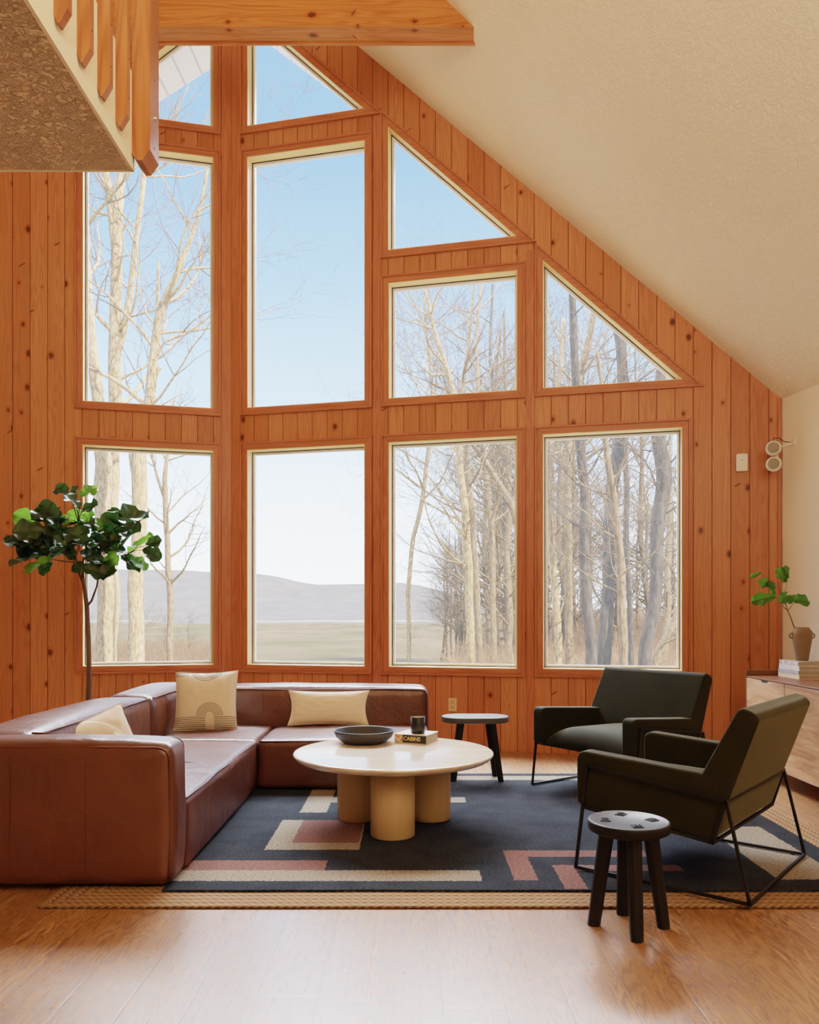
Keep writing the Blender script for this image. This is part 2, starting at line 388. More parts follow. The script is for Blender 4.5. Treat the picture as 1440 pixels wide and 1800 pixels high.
# ------------------------------------------------------------------ mesh tools
class MB:
    def __init__(s): s.v = []; s.f = []; s.mi = []; s.sm = []
    def add(s, verts, faces, mi=0, smooth=False):
        k = len(s.v); s.v += [tuple(x) for x in verts]
        s.f += [tuple(i+k for i in f) for f in faces]; s.mi += [mi]*len(faces); s.sm += [smooth]*len(faces)
        return s
    def box(s, x0, x1, y0, y1, z0, z1, mi=0, M4=None):
        vs = [Vector((x, y, z)) for x in (x0, x1) for y in (y0, y1) for z in (z0, z1)]
        if M4 is not None: vs = [M4 @ v for v in vs]
        return s.add(vs, [(0,1,3,2),(4,6,7,5),(0,4,5,1),(2,3,7,6),(0,2,6,4),(1,5,7,3)], mi)
    def prism(s, poly, axis, a, b, mi=0, fn=None):
        """poly in 2D extruded along axis index; fn maps (u,v,w)->xyz"""
        if fn is None:
            fn = {0: lambda u, v, w: (w, u, v), 1: lambda u, v, w: (u, w, v), 2: lambda u, v, w: (u, v, w)}[axis]
        n = len(poly)
        vs = [fn(p[0], p[1], a) for p in poly]+[fn(p[0], p[1], b) for p in poly]
        fs = [tuple(range(n))[::-1], tuple(range(n, 2*n))]+[(i, (i+1) % n, n+(i+1) % n, n+i) for i in range(n)]
        return s.add(vs, fs, mi)
    def tube(s, pts, rad, n=8, mi=0, caps=True, closed=False, smooth=True):
        pts = [Vector(p) for p in pts]; m = len(pts)
        if not hasattr(rad, '__len__'): rad = [rad]*m
        k = len(s.v); prev = None
        for i, p in enumerate(pts):
            if closed: t = pts[(i+1) % m]-pts[i-1]
            else: t = pts[min(i+1, m-1)]-pts[max(i-1, 0)]
            if t.length < 1e-9: t = Vector((0,0,1))
            t.normalize()
            if prev is None:
                a = t.orthogonal().normalized()
            else:
                a = prev-t*prev.dot(t)
                a = a.normalized() if a.length > 1e-6 else t.orthogonal().normalized()
            prev = a; b = t.cross(a)
            for j in range(n):
                w = 2*PI*j/n; s.v.append(tuple(p+(a*math.cos(w)+b*math.sin(w))*rad[i]))
        seg = m if closed else m-1
        for i in range(seg):
            i2 = (i+1) % m
            for j in range(n):
                j2 = (j+1) % n
                s.f.append((k+i*n+j, k+i*n+j2, k+i2*n+j2, k+i2*n+j)); s.mi.append(mi); s.sm.append(smooth)
        if caps and not closed:
            s.f.append(tuple(k+j for j in range(n))[::-1]); s.mi.append(mi); s.sm.append(False)
            s.f.append(tuple(k+(m-1)*n+j for j in range(n))); s.mi.append(mi); s.sm.append(False)
        return s
    def lathe(s, prof, n=32, c=(0,0,0), mi=0, smooth=True):
        k = len(s.v); m = len(prof)
        for r, z in prof:
            for j in range(n):
                w = 2*PI*j/n; s.v.append((c[0]+r*math.cos(w), c[1]+r*math.sin(w), c[2]+z))
        for i in range(m-1):
            for j in range(n):
                j2 = (j+1) % n
                s.f.append((k+i*n+j, k+i*n+j2, k+(i+1)*n+j2, k+(i+1)*n+j)); s.mi.append(mi); s.sm.append(smooth)
        return s
    def sphere(s, c, r, n=16, sc=(1,1,1)):
        prof = [(max(1e-4, r*math.sin(PI*i/(n//2))), -r*math.cos(PI*i/(n//2))) for i in range(n//2+1)]
        k = len(s.v); s.lathe(prof, n)
        for i in range(k, len(s.v)):
            x, y, z = s.v[i]; s.v[i] = (x*sc[0]+c[0], y*sc[1]+c[1], z*sc[2]+c[2])
        return s
    def build(s, name, mats, root=None, off=None, bevel=0, seg=3, smooth=None):
        me = bpy.data.meshes.new(name)
        vs = s.v
        if off is not None: vs = [(x-off[0], y-off[1], z-off[2]) for x, y, z in vs]
        me.from_pydata(vs, [], s.f)
        if not isinstance(mats, (list, tuple)): mats = [mats]
        for m in mats: me.materials.append(m)
        me.polygons.foreach_set('material_index', s.mi)
        me.polygons.foreach_set('use_smooth', s.sm if smooth is None else [smooth]*len(s.f))
        if bevel:
            bm = bmesh.new(); bm.from_mesh(me)
            bmesh.ops.recalc_face_normals(bm, faces=bm.faces)
            ed = [e for e in bm.edges if len(e.link_faces) == 2 and e.calc_face_angle(0) > .35]
            bmesh.ops.bevel(bm, geom=ed, offset=bevel, segments=seg, profile=.5, affect='EDGES', clamp_overlap=True)
            for f in bm.faces: f.smooth = True
            bm.to_mesh(me); bm.free()
        me.update()
        o = bpy.data.objects.new(name, me); COL.objects.link(o)
        if root is not None: o.parent = root
        if bevel:
            md = o.modifiers.new('wn', 'WEIGHTED_NORMAL'); md.keep_sharp = False
        return o

def tag(o, label=None, cat=None, group=None, kind=None):
    if label: o['label'] = label
    if cat: o['category'] = cat
    if group: o['group'] = group
    if kind: o['kind'] = kind
    return o
def empty(name, loc=(0,0,0), rz=0, **kw):
    o = bpy.data.objects.new(name, None); o.empty_display_size = .1; o.location = loc; o.rotation_euler = (0,0,rz)
    COL.objects.link(o); tag(o, **kw); return o
def thing(name, mb, mats, loc=(0,0,0), label=None, cat=None, group=None, kind=None, **kw):
    """single-mesh thing from world coordinates with its origin at loc"""
    o = mb.build(name, mats, None, off=loc, **kw); o.location = loc
    return tag(o, label, cat, group, kind)

# ------------------------------------------------------------------ the room shell
TX, TY = -1.662, 7.434
TT = .2365; ANG = math.atan(TT)
def ceilz(X, Y):
    if X < TX: X = 2*TX-X
    return 2.8907-.9704*(X-2.962)+.083*(Y-6.341)
YB = -3.2; XR = 2.962; XL = 2*TX-XR
YR = TY-TT*(XR-TX)
# floor
mb = MB(); mb.add([(XL-.2,YB-.1,0),(XR+.2,YB-.1,0),(XR+.2,YR+.03,0),(TX,TY+.03,0),(XL-.2,YR+.03,0)], [(0,1,2,3,4)])
mb.add([(XL-.2,YB-.1,-.25),(XR+.2,YB-.1,-.25),(XR+.2,YR+.03,-.25),(TX,TY+.03,-.25),(XL-.2,YR+.03,-.25)], [(0,1,2,3,4)])
thing('floor', mb, M['oak'], kind='structure')
# ceiling
mb = MB()
def cz(x, y, d=0): return (x, y, ceilz(x, y)+d)
for xe in (XR+.15, XL-.15):
    xm = xe
    ye = TY-TT*abs(xe-TX)
    a = [cz(TX,YB), cz(xe,YB), cz(xe,ye), cz(TX,TY)]
    b = [(x,y,z+.2) for x,y,z in a]
    mb.add(a+b, [(0,1,2,3),(4,5,6,7),(0,1,5,4),(1,2,6,5),(2,3,7,6)])
thing('ceiling', mb, M['ceiling'], kind='structure')
# side and back walls
mb = MB(); mb.add([(XR,YB,0),(XR,YR,0),cz(XR,YR,.05),cz(XR,YB,.05),(XR+.15,YB,0),(XR+.15,YR,0),cz(XR+.15,YR,.1),cz(XR+.15,YB,.1)], [(0,1,2,3),(4,5,6,7)])
thing('wall_right', mb, M['wall_cream'], kind='structure')
mb = MB(); mb.add([(XL,YB,0),(XL,YR,0),cz(XL,YR,.05),cz(XL,YB,.05)], [(0,1,2,3)])
thing('wall_left', mb, M['wall_cream'], kind='structure')
mb = MB(); mb.add([(XL,YB,0),(XR,YB,0),cz(XR,YB),cz(TX,YB),cz(XL,YB)], [(0,1,2,3,4)])
thing('wall_back', mb, M['wall_cream'], kind='structure')

# prow walls with window openings; local x = along the wall, y = outward, z = up
SL = .9643
def cu(u): # ceiling height over prow wall at |u| from tip
    return 6.317+(1.198-u)*SL
rightO = {
 'lower middle': [(.158,.71),(1.303,.71),(1.303,2.71),(.158,2.71)],
 'tall': [(.158,3.09),(1.303,3.09),(1.303,5.428),(.158,5.428)],
 'peak': [(.158,5.703),(1.303,5.703),(.158,5.703+1.145*SL)],
 'lower third': [(1.515,.71),(2.660,.71),(2.660,2.713),(1.515,2.713)],
 'square': [(1.515,3.092),(2.660,3.092),(2.660,4.129),(1.515,4.129)],
 'tri a': [(1.509,4.411),(2.664,4.411),(1.509,5.525)],
 'lower right': [(2.870,.713),(4.003,.713),(4.003,2.713),(2.870,2.713)],
 'tri b': [(2.870,3.094),(4.013,3.094),(2.870,4.197)],
}
leftO = {
 'lower left': [(-1.305,.71),(-.162,.71),(-.162,2.705),(-1.305,2.705)],
 'left tall': [(-1.305,3.085),(-.162,3.085),(-.162,5.425),(-1.305,5.425)],
 'left peak': [(-1.305,5.70),(-.162,5.70),(-.162,5.70+1.143*SL)],
}
UR = (XR-TX)/math.cos(ANG)
def prow(name, outer, holes, mat, ang):
    loops = [[Vector((u, z, 0)) for u, z in outer]]+[[Vector((u, z, 0)) for u, z in h] for h in holes.values()]
    tris = tessellate_polygon(loops)
    flat = [p for L in loops for p in L]
    mb = MB()
    for y in (0., .16):
        mb.add([(p.x, y, p.y) for p in flat], [tuple(t) for t in tris])
    for h in holes.values():
        n = len(h); vs = [(u, 0, z) for u, z in h]+[(u, .16, z) for u, z in h]
        mb.add(vs, [(i,(i+1) % n,n+(i+1) % n,n+i) for i in range(n)])
    o = mb.build(name, mat); o.location = (TX, TY, 0); o.rotation_euler = (0,0,ang)
    return tag(o, kind='structure')
prow('wall_prow_right', [(0,0),(UR,0),(UR,cu(UR)+.02),(0,cu(0)+.02)], rightO, M['pine_r'], -ANG)
prow('wall_prow_left', [(0,0),(0,cu(0)+.02),(-UR,cu(UR)+.02),(-UR,0)], leftO, M['pine_l'], ANG)

def offset_poly(p, d):
    """p is counter-clockwise in (u,z); offset outward by d"""
    n = len(p); out = []
    for i in range(n):
        a, b, c = Vector(p[i-1]), Vector(p[i]), Vector(p[(i+1) % n])
        e1 = (b-a).normalized(); e2 = (c-b).normalized()
        n1 = Vector((e1.y, -e1.x)); n2 = Vector((e2.y, -e2.x))
        k = n1+n2; k = k/(k.dot(n1))
        out.append(tuple(b+k*d))
    return out
def ccw(p):
    a = sum(p[i-1][0]*p[i][1]-p[i][0]*p[i-1][1] for i in range(len(p)))
    return p if a > 0 else p[::-1]
def window(idx, poly, ang, wall):
    poly = ccw(poly)
    u0 = min(p[0] for p in poly); z0 = min(p[1] for p in poly)
    d = Matrix.Rotation(ang, 4, 'Z') @ Vector((u0, 0, z0))
    root = empty('window_%d' % idx, (TX+d.x, TY+d.y, z0), ang, kind='structure')
    P = [(u-u0, z-z0) for u, z in poly]
    o0 = offset_poly(P, -.004); o1 = offset_poly(P, .046); o2 = offset_poly(P, .064)
    n = len(P)
    cm = MB()
    for i in range(n):
        j = (i+1) % n
        horiz = abs(P[i][1]-P[j][1]) < .01 or abs(P[i][0]-P[j][0]) > .05
        mi = 1 if horiz else 0
        for A, B, y in ((o0, o1, -.016), (o1, o2, -.026)):
            vs = [(A[i][0],0,A[i][1]),(A[j][0],0,A[j][1]),(B[j][0],0,B[j][1]),(B[i][0],0,B[i][1])]
            vs += [(x, y, z) for x, _, z in vs]
            cm.add(vs, [(4,5,6,7),(0,1,5,4),(1,2,6,5),(2,3,7,6),(3,0,4,7)], mi)
    cm.build('casing', [M['casing_z'], M['casing_x']], root, bevel=.003, seg=2)
    jm = MB(); q = offset_poly(P, -.003); q2 = offset_poly(P, -.010)
    def ring(A, B, y0, y1, mbx, mi=0):
        for i in range(n):
            j = (i+1) % n
            vs = [(A[i][0],y0,A[i][1]),(A[j][0],y0,A[j][1]),(A[j][0],y1,A[j][1]),(A[i][0],y1,A[i][1]),
                  (B[i][0],y0,B[i][1]),(B[j][0],y0,B[j][1]),(B[j][0],y1,B[j][1]),(B[i][0],y1,B[i][1])]
            mbx.add(vs, [(0,1,2,3),(4,5,6,7),(0,1,5,4),(3,2,6,7)], mi)
    ring(P, q2, -.010, .085, jm)
    jm.build('jamb', M['jamb'], root)
    sm = MB(); A = offset_poly(P, -.006)
    ring(A, offset_poly(P, -.0165), .086, .090, sm, 1)
    ring(A, offset_poly(P, -.034), .093, .130, sm, 0)
    sm.build('sash', [M['vinyl'], M['gasket']], root)
    gm = MB(); g = offset_poly(P, -.030)
    gm.add([(u, .112, z) for u, z in g], [tuple(range(n))])
    gm.build('pane', M['glass'], root)
    return root
i = 1
for h in leftO.values(): window(i, h, ANG, 'l'); i += 1
for h in rightO.values(): window(i, h, -ANG, 'r'); i += 1

# flat casing boards beside the prow fold, between the columns and at the right corner
def trimboard(idx, u0, u1, z0, z1, ang, y=.012, mat='casing_z', top=None):
    mb = MB()
    t0 = z1 if top is None else top(u0); t1 = z1 if top is None else top(u1)
    vs = [(u0,0,z0),(u1,0,z0),(u1,0,t1),(u0,0,t0),(u0,-y,z0),(u1,-y,z0),(u1,-y,t1),(u0,-y,t0)]
    mb.add(vs, [(4,5,6,7),(0,1,5,4),(1,2,6,5),(2,3,7,6),(3,0,4,7)])
    o = mb.build('trim_%d' % idx, M[mat], bevel=.002, seg=1); o.location = (TX, TY, 0); o.rotation_euler = (0,0,ang)
    tag(o, kind='structure')
trimboard(1, .004, .092, 0, 7.3, -ANG, .010, top=lambda u: cu(u))
trimboard(2, -.092, -.004, 0, 7.3, ANG, .010, top=lambda u: cu(-u))
trimboard(3, 1.372, 1.443, 0, 5.60, -ANG, .006)
trimboard(4, 2.730, 2.802, 0, 4.29, -ANG, .006)
trimboard(5, UR-.030, UR-.002, 0, 2.9, -ANG, .018)

# roof overhang outside with white beadboard soffit
def ez(x, y): return ceilz(x, y)+.10
mb = MB()
def eave(x): return 8.85-.43*abs(x-TX)
for s in (1, -1):
    xe = TX+s*5.4
    y0, y1 = TY+.165, TY-TT*5.4+.165
    a = [(TX, y0), (xe, y1), (xe, eave(xe)), (TX, eave(TX))]
    lo = [(x, y, ceilz(x, y)+.01) for x, y in a]; hi = [(x, y, z+.24) for x, y, z in lo]
    mb.add(lo+hi, [(0,1,2,3),(4,5,6,7),(2,3,7,6),(1,2,6,5)])
thing('trim_6', mb, M['soffit_out'], kind='structure')

# big collar beam
mb = MB(); zb = 5.265
def beam_end(z, y):   # x where the ceiling sits at this height
    return 2.962-(z-2.8907-.083*(y-6.341))/.9704
for (y0, y1, z0, z1) in ((5.54, 5.695, zb, zb+.29), (5.690, 5.712, zb-.010, zb+.12)):
    pts = []
    for y in (y0, y1):
        for z in (z0, z1):
            xr = beam_end(z, y)+.02; pts += [(2*TX-xr, y, z), (xr, y, z)]
    mb.add(pts, [(0,1,3,2),(4,5,7,6),(0,1,5,4),(2,3,7,6),(0,2,6,4),(1,3,7,5)])
thing('roof_beam', mb, M['beam'], (TX, 5.6, zb), 'heavy knotty pine beam crossing under the sloped ceiling', 'beam')

# ------------------------------------------------------------------ loft and railing
LX = -1.039; LZ = 2.843; LY = 3.0
mb = MB(); mb.box(XL+.01, LX-.012, YB+.01, LY-.01, LZ+.012, LZ+.34)
thing('loft_floor', mb, M['cream'], kind='structure')
mb = MB(); mb.box(XL+.01, LX-.006, YB+.01, LY-.004, LZ, LZ+.011)
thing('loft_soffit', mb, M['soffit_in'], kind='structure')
mb = MB(); mb.box(LX-.012, LX, YB+.01, LY, LZ-.002, LZ+.36); mb.box(XL+.01, LX, LY-.004, LY+.006, LZ-.002, LZ+.36)
thing('loft_fascia', mb, M['cream'], kind='structure')
rail = empty('loft_railing', (LX, 2.9, LZ+.05), label='orange pine loft railing with pointed square balusters beside the loft edge', cat='railing')
off = (LX, 2.9, LZ+.05)
for k in range(9):
    y = 2.812-.163*k; w = .042; d = .030; zt = LZ+.052
    mb = MB()
    prof = [(LX,LZ+1.25),(LX,zt+.030),(LX+.010,zt),(LX+.016,zt),(LX+w,zt+.044),(LX+w,LZ+1.25)]
    mb.prism(prof, 1, y, y+d)
    for zz in (LZ+.16, LZ+.30):
        mb.tube([(LX+w-.001, y+d*.5, zz), (LX+w+.001, y+d*.5, zz)], .004, 8, 1, smooth=False)
    mb.build('baluster', [M['post'], M['slot']], rail, off=off, bevel=.004, seg=2)
mb = MB(); zt = LZ+.028; w = .068
prof = [(LX,LZ+1.35),(LX,zt+.022),(LX+.018,zt),(LX+.038,zt-.002),(LX+w,zt+.040),(LX+w,LZ+1.35)]
mb.prism(prof, 1, 2.978, 3.085)
for zz in (LZ+.10, LZ+.36):
    mb.tube([(LX+w-.001, 3.03, zz), (LX+w+.001, 3.03, zz)], .005, 8, 1, smooth=False)
mb.build('corner_post', [M['post'], M['slot']], rail, off=off, bevel=.006, seg=2)
mb = MB(); mb.tube([(LX+w-.002, 3.03, LZ+.215), (LX+w+.005, 3.03, LZ+.215)], .008, 8, 0, smooth=False)
mb.tube([(LX+w+.004, 3.03, LZ+.215), (LX+w+.009, 3.03, LZ+.215)], .005, 6, 0, smooth=False)
mb.build('bolt', simple('steel_bolt', (.6,.55,.45), .3, metal=.9), rail, off=off)
mb = MB(); mb.box(LX-.01, LX+.055, 1.0, 3.09, LZ+1.25, LZ+1.29)
mb.build('handrail', M['post'], rail, off=off, bevel=.006, seg=2)

# ------------------------------------------------------------------ rugs
JX, JY = .36, 4.4835; JZ = .011
mb = MB(); mb.box(-1.84, 1.84, -1.3165, 1.3165, 0.0005, JZ)
o = mb.build('jute_rug', M['jute'], bevel=.005, seg=3); o.location = (JX, JY, 0)
tag(o, 'large natural braided jute rug beneath the navy rug', 'rug')
mb = MB()
# slightly uneven navy rug
nx, ny = 60, 50; x0, x1, y0, y1 = -1.035, 2.02, 3.33, 5.79; zt = .021
vs = []; fs = []
random.seed(3)
for j in range(ny+1):
    for i2 in range(nx+1):
        x = x0+(x1-x0)*i2/nx; y = y0+(y1-y0)*j/ny
        ex = .006*mnoise.noise(Vector((x*4, y*4, 1.)))
        vs.append((x+(ex if i2 in (0, nx) else 0), y+(ex if j in (0, ny) else 0), zt))
k = len(vs)
for j in range(ny):
    for i2 in range(nx): a = j*(nx+1)+i2; fs.append((a, a+1, a+nx+2, a+nx+1))
rim = [i2 for i2 in range(nx+1)]+[j*(nx+1)+nx for j in range(1, ny+1)]+[ny*(nx+1)+i2 for i2 in range(nx-1, -1, -1)]+[j*(nx+1) for j in range(ny-1, 0, -1)]
low = [(vs[r][0], vs[r][1], JZ+.0005) for r in rim]
vs += low; L = len(rim)
fs += [(rim[q], rim[(q+1) % L], k+(q+1) % L, k+q) for q in range(L)]
mb.add(vs, fs)
o = mb.build('woven_rug', M['navy']); tag(o, 'navy flatwoven rug with cream and dusty pink stepped shapes', 'rug')
RZ = .022

# ------------------------------------------------------------------ sectional sofa
def puffy(x0, x1, y0, y1, z0, z1, r=.05, puff=(.01,.01,.02), seg=26, seed=0, wr=.006, flatb=True):
    """rounded upholstered block as one quad-grid mesh"""
    bm = bmesh.new()
    bmesh.ops.create_cube(bm, size=2.)
    bmesh.ops.subdivide_edges(bm, edges=bm.edges[:], cuts=seg, use_grid_fill=True)
    h = Vector(((x1-x0)/2, (y1-y0)/2, (z1-z0)/2)); c = Vector(((x0+x1)/2, (y0+y1)/2, (z0+z1)/2))
    rr = min(r, min(h)*.95)
    for v in bm.verts:
        u = v.co.copy()
        def sm(t):   # bunch vertices toward the edges
            return math.sin(t*PI/2)*.75+t*.25
        p = Vector((sm(u.x)*h.x, sm(u.y)*h.y, sm(u.z)*h.z))
        q = Vector((max(-h.x+rr, min(h.x-rr, p.x)), max(-h.y+rr, min(h.y-rr, p.y)), max(-h.z+rr, min(h.z-rr, p.z))))
        d = p-q
        if d.length > 1e-9: p = q+d.normalized()*rr
        nx_, ny_, nz_ = [max(0, 1-abs(t)**2.2) for t in (p.x/h.x, p.y/h.y, p.z/h.z)]
        if abs(p.x) > h.x-rr*.5: p.x += math.copysign(puff[0], p.x)*ny_*nz_
        if abs(p.y) > h.y-rr*.5: p.y += math.copysign(puff[1], p.y)*nx_*nz_
        if p.z > h.z-rr*.5: p.z += puff[2]*(nx_*ny_)**.6
        w = mnoise.noise(Vector((p.x*3.1+seed, p.y*3.1, p.z*3.1)))*wr+mnoise.noise(Vector((p.x*9+seed, p.y*9, p.z*9)))*wr*.35
        if p.z > -h.z+.02: p += p.normalized()*w
        v.co = c+p
    mb = MB(); bm.verts.index_update()
    mb.add([v.co for v in bm.verts], [tuple(v.index for v in f.verts) for f in bm.faces], 0, True)
    bm.free()
    return mb
sofa = empty('sectional_sofa', (-1.2, 5.3, RZ), label='brown leather L-shaped sectional sofa with low puffy back and piped seams', cat='sofa')
so = (-1.2, 5.3, RZ)
SZ = RZ+.001
YA0, YA1, YC, YD, YE = 3.352, 3.575, 5.235, 6.0, 6.34
XO, XI, XS, XE = -2.03, -1.69, -1.0, .137
def sp(name, mbx, mat='leather', label=None):
    o = mbx.build(name, M[mat], sofa, off=so)
    if label: o['label'] = label
    return o
sp('seat', puffy(XI+.004, XS, YA1, YC-.004, SZ, .345, .035, (.006,.0,.022), seed=1, wr=.010))
sp('seat', puffy(XI+.004, XS-.01, YC, YD-.004, SZ, .345, .035, (.0,.0,.020), seed=5, wr=.010))
sp('seat', puffy(XS+.003-.01, XE, YC, YD-.004, SZ, .345, .035, (.006,.006,.022), seed=9, wr=.010))
sp('armrest', puffy(XO, XS, YA0, YA1-.004, SZ, .622, .05, (.012,.008,.026), seed=2))
sp('backrest', puffy(XO, XI, YA1, YC-.006, SZ, .628, .055, (.012,.0,.035), seed=3))
sp('backrest', puffy(XO, XI, YC+.006, YE, SZ, .628, .075, (.016,.006,.035), seed=4))
sp('backrest', puffy(XI-.03, XE, YD, YE, SZ, .622, .06, (.008,.012,.022), seed=6))
# piping
def pipe(pts, r=.0055, wob=.004, sd=0, closed=False, n=26):
    P = []
    for a, b in zip(pts[:-1], pts[1:]):
        a, b = Vector(a), Vector(b); m = max(2, int((b-a).length/.05))
        for q in range(m): P.append(a.lerp(b, q/m))
    P.append(Vector(pts[-1]))
    P = [p+Vector((mnoise.noise(p*4+Vector((sd,0,0))), mnoise.noise(p*4+Vector((0,sd,0))), mnoise.noise(p*4+Vector((0,0,sd)))))*wob for p in P]
    return MB().tube(P, r, 6)
def rbend(a, corner, b, r, n=5):
    a, c, b = Vector(a), Vector(corner), Vector(b)
    p = c+(a-c).normalized()*r; q = c+(b-c).normalized()*r
    return [tuple((p*(1-t)**2+c*2*t*(1-t)+q*t*t)) for t in [k/n for k in range(n+1)]]
zt = .622-.012
sp('piping', pipe([(XO+.05,YA0+.012,zt)]+rbend((XO,YA0+.012,zt),(XS-.014,YA0+.012,zt),(XS-.014,YA0+.012,.1),.06)+[(XS-.014,YA0+.012,SZ+.03)], sd=1), 'piping')
sp('piping', pipe([(XS-.004,YA1-.02,SZ+.03)]+rbend((XS-.004,YA1-.02,.1),(XS-.010,YA1-.02,.622),(XO,YA1-.02,.632),.05)+[(XI,YA1-.01,.640)], sd=2), 'piping')
sp('piping', pipe([(XI-.006,YA1,.625),(XI-.006,YC-.03,.625)], sd=3), 'piping')
sp('piping', pipe([(XI-.006,YC+.03,.622),(XI-.006,YD-.02,.622)], sd=4), 'piping')
sp('piping', pipe([(XI,YD+.010,.612)]+rbend((XI,YD+.010,.612),(XE-.006,YD+.010,.612),(XE-.006,YD+.010,.3),.055)+[(XE-.006,YD+.010,.34)], sd=5), 'piping')
sp('piping', pipe([(XS-.008,YA1+.01,.342),(XS-.006,YC-.02,.342)], sd=6, wob=.006), 'piping')
sp('piping', pipe([(XS+.01,YC+.008,.340),(XE-.02,YC+.008,.340)], sd=7, wob=.006), 'piping')
# flat seams on panels
def seam(pts, sd=0): return pipe(pts, .0022, .002, sd)
sp('seam', seam([(-1.36,YA0-.0075,.60),(-1.36,YA0-.0085,.35),(-1.36,YA0-.004,.05)], 11), 'piping')
sp('seam', seam([(-1.68,YA0-.0095,.60),(-1.68,YA0-.0105,.35),(-1.68,YA0-.004,.05)], 12), 'piping')
sp('seam', seam([(XI+.03,4.38,.352),(-1.35,4.38,.371),(XS-.02,4.38,.350)], 13), 'piping')
for xs in (-1.10, -.49):
    sp('seam', seam([(xs,YD-.008,.40),(xs,YD-.009,.60)], 14), 'piping')

# ------------------------------------------------------------------ cushions
def pillow(name, w, h, t, mat, label, loc, rot, cat='cushion', n=28, pinch=.07):
    mb = MB()
    def P(u, v, s):
        x = u*w/2*(1-pinch*(1-v*v)); z = v*h/2*(1-pinch*(1-u*u))
        k = ((1-abs(u)**2.6)*(1-abs(v)**2.6))
        y = s*(t/2)*max(0, k)**.55
        y += s*.004*mnoise.noise(Vector((u*4, v*4, s*3.)))*(k > .02)
        return (x, y, z)
    for s in (-1, 1):
        vs = [P(-1+2*i/n, -1+2*j/n, s) for j in range(n+1) for i in range(n+1)]
        fs = [(j*(n+1)+i, j*(n+1)+i+1, (j+1)*(n+1)+i+1, (j+1)*(n+1)+i) for j in range(n) for i in range(n)]
        if s > 0: fs = [f[::-1] for f in fs]
        mb.add(vs, fs, 0, True)
    root = empty(name, loc, 0, label=label, cat=cat); root.rotation_euler = rot
    mb.build('cover', mat, root)
    edge = [P(-1+2*i/n, -1, 1) for i in range(n)]+[P(1, -1+2*i/n, 1) for i in range(n)]+[P(1-2*i/n, 1, 1) for i in range(n)]+[P(-1, 1-2*i/n, 1) for i in range(n)]
    MB().tube(edge, .0035, 5, closed=True).build('edge_seam', mat, root)
    return root
pillow('throw_pillow', .44, .43, .15, M['linen_arch'], 'square cream cushion printed with thin black arches in the sofa corner',
       (-1.445, 5.66, .562), (math.radians(-16), math.radians(-1), math.radians(6)))
pillow('lumbar_pillow', .60, .26, .13, M['linen_rib'], 'wide ribbed cream lumbar cushion against the back of the sofa',
       (-.60, 5.90, .485), (math.radians(-14), 0, 0), pinch=.10)
pillow('throw_pillow', .44, .36, .13, M['linen_curve'], 'tan cushion with pale curved lines lying behind the near armrest',
       (-1.605, 4.16, .475), (math.radians(-20), math.radians(-14), math.radians(62)))
pillow('throw_pillow', .30, .26, .10, M['linen_plain'], 'small plain cream cushion leaning in front of the tan one',
       (-1.37, 3.98, .425), (math.radians(-28), math.radians(24), math.radians(35)))

# ------------------------------------------------------------------ coffee table
TXc, TYc = -.088, 4.40; TH = .420
tb = empty('coffee_table', (TXc, TYc, RZ), label='round pale stone coffee table on three thick cylinder legs', cat='table')
R0 = .55
prof = [(.001,TH-.040),(R0-.055,TH-.040),(R0-.028,TH-.036),(R0-.010,TH-.024),(R0-.001,TH-.012),(R0,TH-.006),(R0-.004,TH-.001),(R0-.012,TH),(.001,TH)]
MB().lathe([(r,z) for r,z in prof], 96, (TXc,TYc,0)).build('tabletop', M['travertine'], tb, off=(TXc,TYc,RZ))
for ax, ay in ((0,-.24), (-.205,.115), (.205,.115)):
    rl = .116
    pf = [(.001,RZ),(rl-.004,RZ),(rl,RZ+.004),(rl,TH-.041),(.001,TH-.041)]
    MB().lathe(pf, 64, (TXc+ax,TYc+ay,0)).build('leg', M['travertine_leg'], tb, off=(TXc,TYc,RZ))

# bowl
bx, by = -.268, 4.70
pf = [(.001,0),(.115,0),(.135,.008),(.165,.035),(.176,.062),(.178,.072),(.174,.074),(.169,.070),(.158,.040),(.130,.016),(.10,.011),(.001,.010)]
thing('shallow_bowl', MB().lathe(pf, 64, (bx,by,TH+.001)), M['bowl'], (bx,by,TH+.001), 'wide matt charcoal bowl on the coffee table', 'bowl')

# books
def textmesh(txt, size, mat, root, loc, rot, name='title', ext=.0006):
    cu_ = bpy.data.curves.new('t', 'FONT'); cu_.body = txt; cu_.size = size; cu_.extrude = ext; cu_.align_x = 'CENTER'; cu_.align_y = 'CENTER'; cu_.offset = size*.012
    to = bpy.data.objects.new('t', cu_); COL.objects.link(to)
    dg = bpy.context.evaluated_depsgraph_get(); me = bpy.data.meshes.new_from_object(to.evaluated_get(dg))
    COL.objects.unlink(to); bpy.data.objects.remove(to)
    me.materials.clear(); me.materials.append(mat)
    o = bpy.data.objects.new(name, me); COL.objects.link(o); o.parent = root; o.location = loc; o.rotation_euler = rot
    return o
def book(loc, rz, L, W, T, coverm, label, group=None, spinem=None):
    """local x along the spine, spine face toward -y, centre at loc (base)"""
    r = empty('book', loc, rz, label=label, cat='book', group=group)
    mb = MB(); c = .003
    mb.box(-L/2, L/2, -W/2, W/2, 0, c); mb.box(-L/2, L/2, -W/2, W/2, T-c, T); mb.box(-L/2, L/2, -W/2, -W/2+c, c, T-c, 1)
    mb.build('cover', [coverm, spinem or coverm], r)
    MB().box(-L/2+.004, L/2-.004, -W/2+c, W/2-.005, c, T-c).build('pages', M['paper'], r)
    return r
T1 = .052
cb = cover('cream_cover', (.80,.72,.60)); blk = cover('black_spine', (.020,.022,.025))
